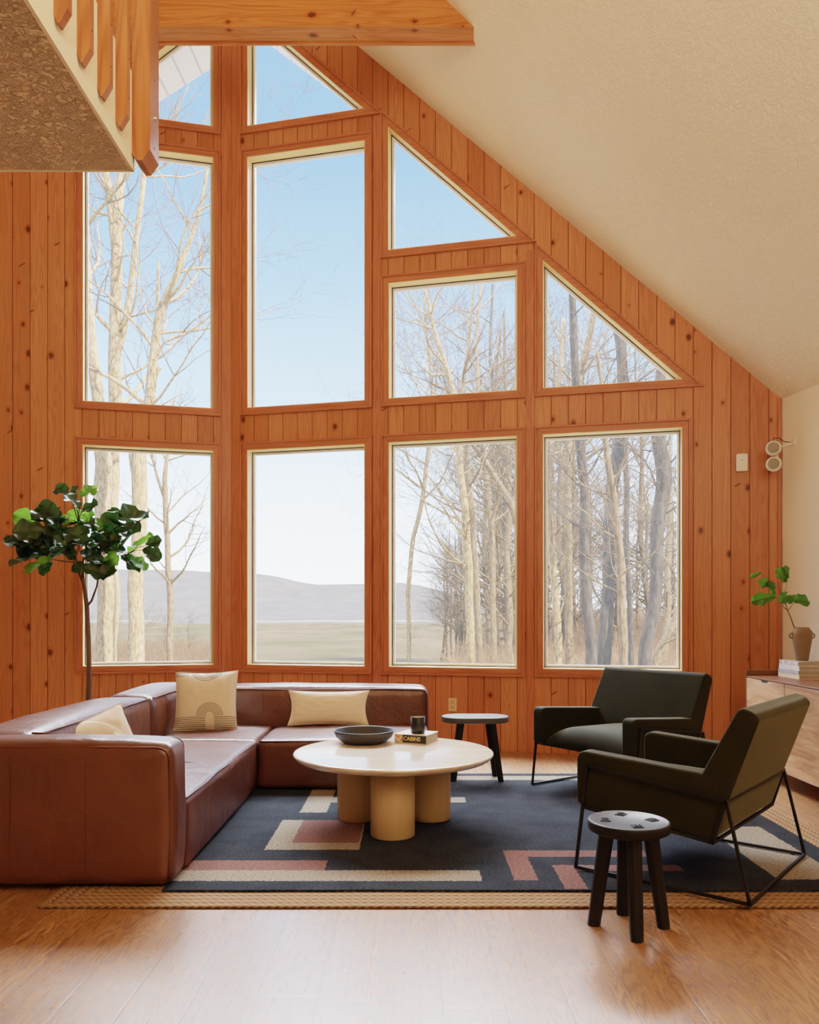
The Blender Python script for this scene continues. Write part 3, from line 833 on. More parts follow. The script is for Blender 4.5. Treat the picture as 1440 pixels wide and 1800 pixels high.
s0 = Vector((-.0871, 4.69)); s1 = Vector((.0954, 4.607)); dirx = (s1-s0).normalized(); nrm = Vector((-dirx.y, dirx.x))
ctr = (s0+s1)/2+nrm*.095
bk = book((ctr.x, ctr.y, TH+.001), math.atan2(dirx.y, dirx.x), .20, .19, T1, cb, 'thick book with a black spine titled CABINS on the coffee table', spinem=blk)
MB().box(-.100, -.050, -.0965, -.094, .002, T1-.002).build('spine_picture', cover('orange_picture', (.62,.22,.10), (.75,.55,.40), 60), bk)
textmesh('CABINS', .032, cover('gold_lettering', (.80,.58,.22)), bk, (.010, -.0958, .027), (PI/2,0,0))
# candle
cx_, cy_ = .050, 4.70; zc = TH+.001+T1+.001
cn = empty('candle', (cx_,cy_,zc), label='black glass candle with painted amber glow at its rim standing on the book', cat='candle')
pf = [(.001,0),(.036,0),(.041,.006),(.043,.098),(.0405,.099),(.038,.060),(.001,.060)]
MB().lathe(pf, 40).build('glass_jar', M['smoked'], cn)
MB().lathe([(.001,.086),(.0400,.088),(.0402,.094),(.0385,.094),(.038,.090),(.001,.090)], 32).build('wax', M['amber'], cn)
MB().tube([(0,0,.089),(.001,0,.096)], .001, 6).build('wick', M['slot'], cn)

# ------------------------------------------------------------------ stools
def octleg(a, b, r0, r1, n=8, twist=.39):
    mb = MB(); a = Vector(a); b = Vector(b)
    vs = [(a.x+r0*math.cos(2*PI*j/n+twist), a.y+r0*math.sin(2*PI*j/n+twist), a.z) for j in range(n)]
    vs += [(b.x+r1*math.cos(2*PI*j/n+twist), b.y+r1*math.sin(2*PI*j/n+twist), b.z) for j in range(n)]
    mb.add(vs, [tuple(range(n))[::-1], tuple(range(n, 2*n))]+[(j,(j+1) % n,n+(j+1) % n,n+j) for j in range(n)])
    return mb
sx, sy, sh = .822, 2.985, .402
st = empty('round_stool', (sx,sy,0), label='small black four-legged round stool standing beside the near armchair', cat='stool')
pf = [(.001,sh-.042),(.138,sh-.042),(.148,sh-.036),(.151,sh-.010),(.150,sh-.004),(.146,sh-.001),(.141,sh-.001),(.138,sh-.003),(.001,sh-.003)]
sm_ = MB().lathe(pf, 64, smooth=True)
sm_.mi = [1 if i < 64*5 else 0 for i in range(len(sm_.f))]
sm_.build('seat', [M['stool_top'], M['black_wood']], st)
for k, a in enumerate((-1.62, 2.98, -.06, 1.48)):
    octleg((.128*math.cos(a), .128*math.sin(a), 0), (.080*math.cos(a), .080*math.sin(a), sh-.040), .0245, .029).build('leg', M['black_wood'], st)
for a in (-1.5, 3.1, .02, 1.65):
    r = .088; x, y = r*math.cos(a), r*math.sin(a)
    mb = MB(); M4 = Matrix.Translation((x, y, 0)) @ Matrix.Rotation(a*.3+.5, 4, 'Z')
    mb.box(-.019,.019,-.019,.019, sh-.004, sh+.0005, 0, M4)
    for q in range(4):
        mb.box(-.012+.007*q,-.008+.007*q,-.012,.012, sh, sh+.003+.001*(q % 2), 0, M4)
    mb.build('tenon', M['black_wood'], st, bevel=.001, seg=1)
# oblong stool behind the coffee table
ox, oy, oh = .462, 5.615, .462
ob = empty('oblong_stool', (ox,oy,RZ), label='black stool with rounded oblong top near the window wall', cat='stool')
def stadium(hw, hd, n=14):
    p = []
    for c, a0 in ((hw-hd, -PI/2), (-(hw-hd), PI/2)):
        for k in range(n+1): a = a0+PI*k/n; p.append((c+hd*math.cos(a), hd*math.sin(a)))
    return p
mb = MB(); mb.prism(stadium(.237,.135), 2, oh-RZ-.040, oh-RZ); mb.build('seat', M['stool_top'], ob, bevel=.006, seg=2)
legs = [(-.158,-.105),(.170,-.110),(.150,.085),(-.150,.085)]
for lx, ly in legs:
    octleg((lx,ly,0.0), (lx*.66,ly*.62,oh-RZ-.038), .021, .027).build('leg', M['black_wood'], ob)

# ------------------------------------------------------------------ armchairs
def armchair():
    r = empty('armchair')
    W = .858; hw = W/2-.008; aw = .088; Y0 = -.3775
    def y(s): return Y0+s
    # arm / side panel profile (s, h)
    side = [(.150,.225),(.715,.282),(.757,.300),(.758,.500),(.748,.525),(.725,.534),(.200,.500),(.115,.46)]
    for sgn in (-1, 1):
        mb = MB(); a, b = (hw-aw, hw) if sgn > 0 else (-hw, -hw+aw)
        mb.prism([(y(s), h) for s, h in side], 0, a, b)
        mb.build('armrest', M['velvet'], r, bevel=.018, seg=4)
    back = [(.142,.235),(.245,.260),(.215,.46),(.055,.765),(.035,.778),(-.010,.762),(-.032,.735),(.088,.40)]
    MB().prism([(y(s), h) for s, h in back], 0, -hw+.002, hw-.002).build('backrest', M['velvet'], r, bevel=.016, seg=4)
    # seat cushion with crowned top
    mb = MB(); n = 20; xs = hw-aw-.002
    top = []; bot = []
    for j in range(n+1):
        s = .19+(.742-.19)*j/n
        for i in range(n+1):
            u = -1+2*i/n; x = u*xs
            f = 1-(max(0, (s-.60)/.142))**2.5*.16
            z = (.352+.075*(1-abs(u)**3)*1.0-(.742-s)*0.02)*f-.02*max(0, (s-.70)/.042)
            top.append((x, y(s), z)); bot.append((x, y(s), .262+.04*(s-.2)))
    m1 = (n+1)*(n+1)
    fs = [(j*(n+1)+i, j*(n+1)+i+1, (j+1)*(n+1)+i+1, (j+1)*(n+1)+i) for j in range(n) for i in range(n)]
    fs2 = [tuple(k+m1 for k in f[::-1]) for f in fs]
    front = [(n*(n+1)+i, n*(n+1)+i+1, m1+n*(n+1)+i+1, m1+n*(n+1)+i) for i in range(n)]
    rear = [(i+1, i, m1+i, m1+i+1) for i in range(n)]
    mb.add(top+bot, fs+fs2+front+rear, 0, True)
    mb.build('seat_cushion', M['velvet'], r, bevel=.0)
    # black wire frame
    X = W/2
    def bar(mb, a, b, t=.0085):
        a = Vector(a); b = Vector(b); d = (b-a).normalized(); ex = t*.6
        a = a-d*ex; b = b+d*ex
        up_ = Vector((0,0,1)) if abs(d.z) < .9 else Vector((0,1,0))
        p = d.cross(up_).normalized()*t*.72; q = d.cross(p).normalized()*t*.72
        vs = [a+p+q, a+p-q, a-p-q, a-p+q, b+p+q, b+p-q, b-p-q, b-p+q]
        mb.add(vs, [(0,1,2,3),(4,5,6,7),(0,1,5,4),(1,2,6,5),(2,3,7,6),(3,0,4,7)])
    zf = .009
    fm = MB()
    for sg in (-1, 1):
        x = sg*X
        T1_, T2_ = (x, y(.6985), .474), (x, y(.0919), .400)
        B2_, B1_ = (x, y(.144), .226), (x, y(.712), .284)
        bar(fm, T1_, T2_); bar(fm, T2_, B2_); bar(fm, B2_, B1_)
        lm = MB(); bar(lm, T1_, (x, y(.755), zf)); lm.build('leg', M['black_metal'], r)
        lm = MB(); bar(lm, T2_, (x, y(0), zf)); lm.build('leg', M['black_metal'], r)
        lm = MB(); bar(lm, (x, y(.755), zf), (x, y(0), zf)); lm.build('floor_rail', M['black_metal'], r)
        MB().tube([(x*.985, y(.05), 0.0), (x*.985, y(.05), .006)], .009, 10).build('foot_pad', M['black_metal'], r)
    bar(fm, (-X, y(.0919), .400), (X, y(.0919), .400)); bar(fm, (-X, y(.144), .226), (X, y(.144), .226)); bar(fm, (-X, y(.718), .284), (X, y(.718), .284))
    fm.build('seat_frame', M['black_metal'], r)
    lm = MB(); bar(lm, (-X, y(0), zf), (X, y(0), zf)); lm.build('floor_rail', M['black_metal'], r)
    return r
a1 = armchair(); a1.location = (1.318, 3.701, RZ); a1.rotation_euler = (0,0,math.radians(50.7))
tag(a1, 'olive velvet armchair nearest the camera, seen from behind, black wire frame', 'armchair', 'olive armchairs facing the sofa')
a2 = a1.copy(); COL.objects.link(a2)
for ch in list(a1.children):
    c = ch.copy(); COL.objects.link(c); c.parent = a2
a2.location = (1.386, 5.249, RZ); a2.rotation_euler = (0,0,math.radians(125.1))
tag(a2, 'olive velvet armchair below the right window, its seat facing the coffee table', 'armchair', 'olive armchairs facing the sofa')

# ------------------------------------------------------------------ sideboard and the things on it
SX0, SX1, SY0, SY1 = 2.50, 2.955, 3.95, 5.93
ST, SB = .722, .115
sb = empty('sideboard', (2.72, 4.94, 0), label='pale grained wood sideboard with raised end panel along the cream wall', cat='sideboard')
so2 = (2.72, 4.94, 0)
mb = MB(); mb.box(SX0+.021, SX1, SY0+.02, SY1-.018, SB, ST); mb.build('cabinet_body', M['walnut'], sb, off=so2, bevel=.002, seg=1)
MB().box(SX0+.006, SX1, SY0+.02, SY1-.018, ST-.012, ST+.001).build('top_board', M['walnut_dark'], sb, off=so2, bevel=.002, seg=1)
for ya in (SY1-.018, SY0):
    MB().box(SX0, SX1, ya, ya+.018, SB, ST+.042).build('end_panel', M['walnut_dark'], sb, off=so2, bevel=.002, seg=1)
ys = [SY1-.021, 5.31, SY0+.022]
for a, b in zip(ys[1:], ys[:-1]):
    d = MB().box(SX0, SX0+.020, a+.003, b-.003, SB+.002, ST-.014).build('door', M['walnut'], sb, off=so2, bevel=.002, seg=1)
    c = (a+b)/2
    MB().prism([(c-.055,ST-.0135),(c+.055,ST-.0135),(c+.040,ST-.026),(c-.040,ST-.026)], 0, SX0-.0008, SX0+.004).build('finger_notch', M['slot'], d, off=so2)
for yy in (5.55, 4.25):
    for xx in (2.555, 2.88):
        octleg((xx, yy, 0), (xx, yy+.03, SB+.001), .018, .032).build('leg', M['walnut_dark'], sb, off=so2)

cols = [(cover('grey_marbled_cover', (.42,.38,.35), (.66,.62,.58), 30), 'top grey marbled book of the stack under the clay vase', .030, .285),
        (cover('white_cover', (.78,.77,.78), (.62,.62,.66), 50), 'white book second from the top of the sideboard stack', .032, .30),
        (cover('blue_grey_cover', (.30,.31,.35), (.48,.47,.48), 40), 'blue-grey book second from the bottom of the sideboard stack', .029, .30),
        (cover('tan_cover', (.72,.58,.40)), 'tan book at the bottom of the sideboard stack', .030, .315)]
z = ST+.002
for k, (mt, lb, th, L_) in reversed(list(enumerate(cols))):
    book((2.815+.004*(k % 2), 5.690, z), math.radians(-90), L_, .215+.003*k, th, mt, lb, 'books stacked on the sideboard'); z += th+.0006
VB = z
vx, vy = 2.79, 5.66
vs_ = empty('clay_vase', (vx,vy,VB), label='brown ribbed clay vase with two ring handles on the book stack', cat='vase')
pf = [(.001,0),(.040,0),(.043,.006),(.050,.060),(.062,.130),(.068,.180),(.066,.208),(.052,.228),(.046,.234),(.047,.239),(.043,.239),(.042,.232),(.055,.205),(.058,.17),(.04,.06),(.001,.02)]
MB().lathe(pf, 48).build('body', M['clay'], vs_)
for sg in (-1, 1):
    pts = [(sg*(.064+.026*math.sin(PI*t/10)), 0, .178+.018*math.cos(PI*t/10)*-1) for t in range(11)]
    MB().tube(pts, .005, 8).build('handle', M['clay'], vs_)

def leafmesh(p, q, width, nrm, droop=.15, lobes=0., mat=None, wav=.06, seed=0):
    """broad leaf from p (stem) to q (tip)"""
    p, q = Vector(p), Vector(q); ax = q-p; L = ax.length; ax.normalize()
    nrm = Vector(nrm); nrm = (nrm-ax*nrm.dot(ax)); nrm = nrm.normalized() if nrm.length > 1e-4 else ax.orthogonal().normalized()
    sd = ax.cross(nrm).normalized()
    mb = MB(); n = 14; m = 8; vs = []
    for i in range(n+1):
        t = i/n
        w = (math.sin(PI*min(1, t**.9*.97+.03))**.62)*(.42+.62*t)*1.05 if t < 1 else .02
        w *= (1-.22*math.exp(-((t-.42)/.12)**2))
        w += lobes*math.sin(t*17+seed)*.12*(t > .15)*(t < .95)
        w = max(.02, w)
        for j in range(m+1):
            u = -1+2*j/m
            z = .18*abs(u)**1.3*width*.5 - droop*L*t*t + wav*width*math.sin(t*13+seed+u*2)*abs(u)
            if j == m//2: z -= .012*L
            vs.append(p+ax*(L*t)+sd*(u*w*width/2)+nrm*z)
    fs = [(i*(m+1)+j, i*(m+1)+j+1, (i+1)*(m+1)+j+1, (i+1)*(m+1)+j) for i in range(n) for j in range(m)]
    mb.add(vs, fs, 0, True)
    mb.tube([p+ax*(L*t)-nrm*(droop*L*t*t+.006*L) for t in (0,.25,.5,.75,.95)], [.0022,.002,.0015,.001,.0005], 5)
    return mb
br = empty('leafy_branch', (vx,vy,VB+.2), label='green leafy cut branch standing in the clay vase', cat='branch')
bo = (vx,vy,VB+.2)
D0 = 5.66
def bp(cx6, cy6, dd=0): return at(1240+cx6/6, 960+cy6/6, D0+dd)
stem = [Vector((vx, vy, VB+.12)), bp(930,835), bp(900,750), bp(870,680), bp(845,610)]
tb_ = MB().tube(stem, [.004,.004,.0036,.0032,.003], 7)
tb_.tube([bp(845,610), bp(830,520,.01), bp(850,440,.02), bp(855,380,.02), bp(850,330,.02)], [.0028,.0025,.0022,.002,.0016], 6)
tb_.tube([bp(870,680), bp(805,620,-.02), bp(775,560,-.03), bp(740,540,-.03)], [.0028,.0022,.002,.0016], 6)
tb_.tube([bp(845,610), bp(800,490,.0), bp(775,440,.02), bp(770,370,.02)], [.0026,.0022,.002,.0016], 6)
tb_.tube([bp(870,680), bp(905,640,.02), bp(930,600,.03)], [.0022,.002,.0016], 6)
tb_.tube([bp(740,400,.02), bp(660,340,.0), bp(590,300,.0)], [.0016,.0014,.001], 5)
tb_.build('stem', M['twig'], br, off=bo)
random.seed(11)
for k, (x0_, y0_, x1_, y1_, w_) in enumerate([(840,385,760,230,.115),(850,330,850,200,.05),(740,440,555,360,.085),(740,530,480,580,.105),(590,280,470,325,.045),
      (850,600,790,500,.11),(900,610,880,515,.06),(880,560,1100,580,.115),(735,440,640,380,.05),(730,520,690,420,.05),(840,375,870,290,.035)]):
    p = bp(x0_, y0_, random.uniform(-.03,.03)); q = bp(x1_, y1_, random.uniform(-.05,.05))
    leafmesh(p, q, w_*1.2, (random.uniform(-.3,.3), -1, random.uniform(.2,.7)), .08, .8, seed=k*1.7).build('leaf', M['leaf_b'], br, off=bo)

# black beaded bowl on a foot
ex, ey = 2.775, 5.26
ez0 = ST+.002
eb = empty('beaded_ornament', (ex,ey,ez0), label='glossy black beaded ornament on a short foot beside the books', cat='ornament')
MB().lathe([(.001,0),(.026,0),(.027,.006),(.012,.014),(.011,.034),(.028,.044),(.001,.046)], 32).build('foot', M['black_gloss'], eb)
mb = MB()
for k in range(9):
    a = 2*PI*k/9; mb.sphere((.045*math.cos(a), .045*math.sin(a), .062), .019, 14)
mb.sphere((0,0,.058), .028, 14)
mb.build('beads', M['black_gloss'], eb)

# ------------------------------------------------------------------ wall things
def on_prow(u, z): return (TX+u*math.cos(ANG), TY-u*math.sin(ANG), z)
r = empty('motion_sensor', on_prow(4.452, 2.396), -ANG, label='small white motion sensor high on the pine wall', cat='sensor')
mb = MB(); mb.prism([(-.043,-.062),(-.038,-.070),(.038,-.070),(.043,-.062),(.043,.062),(.036,.070),(-.036,.070),(-.043,.062)], 1, -.036, -.002)
mb.build('housing', M['white_plastic'], r, bevel=.006, seg=3)
MB().prism([(-.034,-.060),(.034,-.060),(.034,.006),(-.034,.006)], 1, -.0385, -.034).build('lens', simple('sensor_lens', (.78,.72,.56), .35), r, bevel=.001, seg=1)
MB().tube([(0,-.038,.020),(0,-.034,.020)], .004, 10).build('indicator', M['slot'], r)
r = empty('wall_outlet', on_prow(2.095, .393), -ANG, label='almond double outlet plate low on the pine wall', cat='outlet')
MB().box(-.036,.036,-.006,-.001,-.058,.058).build('cover_plate', M['almond'], r, bevel=.002, seg=2)
for zz in (-.024, .024):
    s_ = MB().lathe([(.001,0),(.016,0),(.016,.003),(.001,.003)], 24)
    s_.v = [(x, -.006-z_, y+zz) for x, y, z_ in s_.v]
    so_ = s_.build('socket', simple('socket_face', (.62,.43,.23), .4), r)
    mb = MB()
    for xx in (-.006, .006): mb.box(xx-.001, xx+.001, -.0098, -.0088, zz-.001, zz+.007)
    mb.build('slots', M['slot'], so_)
r = empty('wall_speaker', (2.80, 6.10, 2.47), label='pair of cream ball speakers on a bracket by the right corner', cat='speaker')
ro = (2.80, 6.10, 2.47)
for k, (px, py) in enumerate(((1360,788),(1360.5,816))):
    c = at(px, py, 6.1); mb = MB()
    mb.sphere((0,0,0), .058, 28)
    d = Vector((-.50,-1.0,-.05)).normalized(); rot = d.to_track_quat('Z', 'Y').to_matrix()
    # flatten the front of the ball
    P = []
    for v in mb.v:
        p = Vector(v); p.z = min(p.z, .040); P.append(rot @ p+c)
    mb.v = [tuple(p) for p in P]
    b = mb.build('speaker_ball', M['white_plastic'], r, off=ro)
    mb = MB().lathe([(.042,0),(.040,.003),(.025,.006),(.001,.008)], 32)
    mb.v = [tuple(rot @ (Vector(v)+Vector((0,0,.040)))+c) for v in mb.v]
    mb.build('grille', M['grille'], b, off=ro)
w = Vector((XR-.001, 6.13, 2.50))
mb = MB(); mb.tube([w, w-Vector((.012,0,0))], .026, 20, smooth=False); mb.tube([w, at(1372,786,6.12)], .009, 10); mb.tube([at(1366,800,6.12), at(1366,806,6.12)], .010, 10)
mb.build('bracket', M['white_plastic'], r, off=ro)
mb = MB(); mb.tube([w+Vector((-.01,0,.0)), at(1378,776,6.12), at(1370,770,6.12), at(1361,769.5,6.12), at(1360,776,6.12)], .0028, 6)
mb.build('cable', M['slot'], r, off=ro)

# ------------------------------------------------------------------ potted fiddle leaf fig
PX, PY = -2.43, 6.12
fg = empty('fiddle_leaf_fig', (PX,PY,0), label='tall fiddle leaf fig tree with dark broad leaves left of the window', cat='plant')
fo = (PX,PY,0)
FD = 6.05
def fp(cx_, cy_, dd=0): return at(cx_/4.287, 830+cy_/4.287, FD+dd)
tr = MB()
tr.tube([Vector((PX,PY,.28)), at(155,1240,FD), fp(672,1600), fp(670,1400), fp(668,1250), fp(660,1120), fp(655,1020), fp(645,930), fp(635,860), fp(625,800)],
        [.020,.019,.019,.018,.017,.017,.018,.016,.015,.013], 10)
hubs = {'a': fp(560,680), 'b': fp(380,655,-.1), 'c': fp(600,540), 'd': fp(650,560,.05), 'e': fp(590,380,.05), 'f': fp(760,600,-.05), 'g': fp(870,590,-.08), 'h': fp(850,440,.08), 'i': fp(960,620,-.1)}
tr.tube([fp(635,850), fp(600,770), hubs['a'], fp(470,670,-.05), hubs['b']], [.012,.010,.008,.006,.004], 8)
tr.tube([fp(625,800), fp(625,680), hubs['d'], fp(600,460,.05), hubs['e'], fp(580,220,.05)], [.012,.009,.008,.007,.005,.003], 8)
tr.tube([fp(600,770), fp(570,640), hubs['c'], fp(430,500), fp(300,480)], [.009,.008,.006,.004,.003], 8)
tr.tube([fp(655,1010), fp(690,970,-.02), fp(730,860,-.03), fp(745,760,-.04), hubs['f'], hubs['g'], hubs['i']], [.010,.009,.007,.006,.006,.004,.003], 8)
tr.tube([hubs['f'], fp(800,520,.04), hubs['h']], [.005,.004,.003], 7)
tr.build('trunk', M['twig'], fg, off=fo)
LV = [(520,160,420,110),(600,185,725,112,1),(600,270,485,150),(620,290,725,240),(570,165,560,105),(430,400,300,270),(440,340,262,280),(290,400,105,315,1),(430,420,370,262),
 (500,410,450,320,1),(560,385,575,278,1),(640,380,690,270,1),(350,450,100,440),(300,500,40,510),(420,540,230,490),(380,600,130,560),(390,660,195,730,1),(400,600,100,660),(500,560,300,530),(540,620,390,600),(400,690,290,755),
 (660,520,490,440),(650,500,560,410),(680,480,845,560),(690,450,800,400),(740,440,812,330,1),(830,480,872,305),(900,400,838,275),(905,405,1025,262),(920,390,1105,318),(880,440,1045,432),
 (920,560,985,455),(870,600,885,505,1),(970,615,1125,480,1),(1075,585,1215,645),(1100,550,1212,510),(910,630,1052,742),(960,640,1112,722,1),(780,620,940,578),(790,690,890,632,1),(640,660,785,660),(620,720,800,765),(700,765,865,732),
 (760,600,690,550),(540,745,640,700),(560,560,520,660),(700,430,640,340),(590,470,480,560),(330,560,210,600),(470,480,340,400),(600,600,700,640)]
random.seed(33)
for _ in range(26):
    hx_, hy_ = random.choice([(380,560),(330,480),(560,440),(620,420),(700,520),(780,520),(500,560),(450,440),(640,600),(860,540),(240,560)])
    a_ = random.uniform(0, 6.28); l_ = random.uniform(90, 140)
    LV.append((hx_, hy_, hx_+l_*math.cos(a_), hy_-l_*.7*math.sin(a_)))
random.seed(21)
for k, lv in enumerate(LV):
    x0_, y0_, x1_, y1_ = lv[:4]; br_ = len(lv) > 4
    dz = random.uniform(-.16,.16)
    p = fp(x0_, y0_, dz); q = fp(x1_, y1_, dz+random.uniform(-.12,.12))
    L_ = (q-p).length
    nr = Vector((random.uniform(-.5,.5), -random.uniform(.4,1), random.uniform(.1,1.1)))
    mbx = leafmesh(p, q+(q-p)*.04, max(.115, L_*1.15), nr, .10, .25, wav=.07, seed=k*2.3)
    hb = min(hubs.values(), key=lambda h: (h-p).length)
    if (hb-p).length < .5: mbx.tube([hb, (hb+p)/2+Vector((0,0,.012)), p], [.0032,.003,.0026], 5)
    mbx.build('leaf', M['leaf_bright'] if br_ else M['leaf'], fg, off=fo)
pl = empty('basket_planter', (PX,PY,0), label='woven basket planter with loop handles mostly hidden behind the sofa', cat='basket')
MB().lathe([(.001,0.001),(.17,.001),(.195,.06),(.205,.2),(.195,.36),(.188,.40),(.180,.40),(.186,.30),(.001,.28)], 40).build('basket', M['wicker'], pl)
for sg in (-1, 1):
    pts = [(sg*(.190+.005*math.sin(PI*t/8)), -.07+.14*t/8, .38+.085*math.sin(PI*t/8)) for t in range(9)]
    MB().tube(pts, .009, 8).build('handle', M['wicker'], pl)
MB().lathe([(.001,.305),(.17,.300),(.182,.29)], 24).build('soil', M['soil'], pl)

# ------------------------------------------------------------------ outdoors
# valley floor and mountain
def terrain(name, xs, ys, fn, mat):
    vs = [(x, y, fn(x, y)) for y in ys for x in xs]; n = len(xs)
    fs = [(j*n+i, j*n+i+1, (j+1)*n+i+1, (j+1)*n+i) for j in range(len(ys)-1) for i in range(n-1)]
    mb = MB(); mb.add(vs, fs, 0, True); o = mb.build(name, mat); return tag(o, kind='structure')
xs = [-1400+2800*i/160 for i in range(161)]
def gz(x, y):
    t = max(0, (y-20)); z = -1.3-.0075*t+ .25*mnoise.noise(Vector((x*.08, y*.08, 0)))
    if y > 60: z += min(1, (y-60)/60)*1.2*mnoise.noise(Vector((x*.02, y*.02, 3)))
    return z
ys1 = [8+ (i/80)**2.5*1500 for i in range(81)]
xs1 = [math.copysign(abs(-1+2*i/120)**2.2, -1+2*i/120)*1300 for i in range(121)]
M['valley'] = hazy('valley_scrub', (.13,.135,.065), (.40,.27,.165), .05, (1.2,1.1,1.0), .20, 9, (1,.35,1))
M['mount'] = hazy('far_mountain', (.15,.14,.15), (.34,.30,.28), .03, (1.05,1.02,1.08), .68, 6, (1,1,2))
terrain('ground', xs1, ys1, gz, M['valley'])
def ridge(px):
    pts = [(-900,1030),(-200,1020),(60,1000),(330,1003),(380,1007),(450,1009),(480,1012),(530,1024),(560,1028),(640,1027),(700,1024),(740,1030),(780,1040),(830,1052),(900,1066),(1000,1074),(1500,1074),(2400,1070)]
    for (a, b), (c, d) in zip(pts[:-1], pts[1:]):
        if a <= px <= c:
            t = (px-a)/(c-a); return b+(d-b)*t
    return 1065
def mz(x, y):
    px = CX+x/1500*F; h = (HY-ridge(px))/F*1500+EYE
    t = max(0, min(1, (y-1000)/500)); s = t*t*(3-2*t)
    e = mnoise.noise(Vector((x*.012, y*.006, 2)))*14*(1-s)*t*2 + mnoise.noise(Vector((x*.05, y*.05, 5)))*1.2
    return -13+(h+13)*s+e
ysm = [1000+i*12.5 for i in range(41)]
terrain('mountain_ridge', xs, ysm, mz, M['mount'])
mb = MB()
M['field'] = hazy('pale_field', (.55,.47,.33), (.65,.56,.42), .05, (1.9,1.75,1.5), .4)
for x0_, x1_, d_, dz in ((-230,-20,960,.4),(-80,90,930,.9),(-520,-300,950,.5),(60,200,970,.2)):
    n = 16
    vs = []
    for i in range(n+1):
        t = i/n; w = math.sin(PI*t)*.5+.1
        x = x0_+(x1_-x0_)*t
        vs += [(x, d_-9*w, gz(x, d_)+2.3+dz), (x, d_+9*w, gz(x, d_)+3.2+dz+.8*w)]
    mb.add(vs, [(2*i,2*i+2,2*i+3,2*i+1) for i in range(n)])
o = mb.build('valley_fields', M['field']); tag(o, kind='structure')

M['bank'] = hazy('wooded_bank', (.13,.085,.055), (.40,.27,.18), 1.2, (1.2,1.1,1.05), .22, 10, (1,.4,.6))
def bz(x, y):
    px = CX+x/y*F; r_ = max(0, min(1, (px-840)/220)); r_ = r_*r_*(3-2*r_)
    t = min(1, (y-52)/26); hh = 2.6*r_*math.sin(t*PI/2)+.45*mnoise.noise(Vector((x*.35, y*.2, 0)))*r_+.2*mnoise.noise(Vector((x*1.6, y*.5, 0)))*r_
    return gz(x, y)-.6+(hh+1.5)*r_
terrain('wooded_bank', [3+i*.35 for i in range(150)], [52+i*1.5 for i in range(30)], bz, M['bank'])
# trees ------------------------------------------------
random.seed(5)
def rv(): 
    while True:
        v = Vector((random.uniform(-1,1), random.uniform(-1,1), random.uniform(-1,1)))
        if .05 < v.length < 1: return v.normalized()
def grow(mb, p, d, L, r, lvl, up=.10, maxl=3, n=None, nk=(0,5,5,4), bm=0):
    n = n or (6 if lvl <= 1 else 4 if lvl == 2 else 3)
    seg = 7 if lvl <= 1 else (5 if lvl == 2 else 4)
    pts = [p.copy()]; rad = [r]; dirs = [d]
    for i in range(seg):
        d = (d+rv()*(.30 if lvl > 1 else .27)+Vector((0,0,up))).normalized()
        p = p+d*(L/seg); pts.append(p.copy()); rad.append(r*(1-.80*(i+1)/seg)); dirs.append(d)
    mb.tube(pts, rad, n, bm if lvl < 2 else 1, caps=False)
    if lvl < maxl:
        k = nk[lvl] if lvl < len(nk) else 3
        for q in range(k):
            t = random.uniform(.2, 1)*seg; i = min(seg-1, int(t)); f = t-i
            pp = pts[i].lerp(pts[i+1], f); rr = rad[i]*(1-f)+rad[i+1]*f
            dd = (dirs[i+1]+rv()*.95).normalized()
            grow(mb, pp, dd, L*random.uniform(.42,.68), max(.0035, rr*random.uniform(.45,.65)), lvl+1, up, maxl, nk=nk)
def trunk(mb, path, rads, n=10, branches=8, blen=2.5, brad=.05, start=.3, maxl=3, nk=(0,6,5,4), bias=None, sub=5):
    P = []; R = []
    m = len(path)
    for i in range(m-1):
        a, b = path[i], path[i+1]
        p0 = path[max(0,i-1)]; p3 = path[min(m-1,i+2)]
        for q in range(sub):
            t = q/sub
            P.append(.5*((2*a)+(b-p0)*t+(2*p0-5*a+4*b-p3)*t*t+(3*a-p0-3*b+p3)*t*t*t)); R.append(rads[i]*(1-t)+rads[i+1]*t)
    P.append(path[-1]); R.append(rads[-1])
    P = [p+Vector((mnoise.noise(Vector((p.z*1.3, p.x, 1.7))), mnoise.noise(Vector((p.z*1.3, p.x, 9.1))), 0))*min(.07, R[i]*.5) for i, p in enumerate(P)]
    R = [r*(1+.07*mnoise.noise(Vector((p.x*3,p.y*3,p.z*1.7)))) for r, p in zip(R, P)]
    mb.tube(P, R, n, 0)
    for k in range(branches):
        t = random.uniform(start, .98); i = int(t*(len(P)-2)); pp = P[i]
        ax = (P[i+1]-P[i]).normalized()
        d = rv(); d = (d-ax*d.dot(ax)).normalized()
        if bias: d = (d+Vector(bias)*.9).normalized()
        d = (d+ax*.55).normalized()
        grow(mb, pp, d, blen*random.uniform(.6,1.2)*(1.25-t*.5), min(R[i]*.5, brad*random.uniform(.6,1.2)), 1, .08, maxl, nk=nk)
def tree(name, label, mats, fn, base, group=None):
    mb = MB(); fn(mb)
    return thing(name, mb, mats, (base[0], base[1], gz(base[0], base[1])-.1), label, 'tree', group)
def path(pts, D, gx=None):
    P = [at(x, y, D) for x, y in pts]
    b = P[0].copy(); b.z = gz(b.x, D)-.2
    return [b]+P
PAL = [M['bark_pale'], M['twigs']]; MID = [M['bark_mid'], M['twigs']]; DRK = [M['bark_shaded'], M['twigs']]
BT = 'bare_tree'
D = 14.; s = D/F
p = path([(188,1170),(186,1000),(183,850),(178,790),(172,700),(158,560),(148,400),(146,280),(140,150)], D)
tree(BT, 'pale thick-trunked bare tree leftmost outside the left windows', PAL, lambda mb: trunk(mb, p, [19*s,18.5*s,18*s,16*s,13*s,11*s,9*s,7*s,6*s,4*s], 12, 9, 2.6, .05, .35), (p[1].x, D))
D = 15.; s2 = D/F
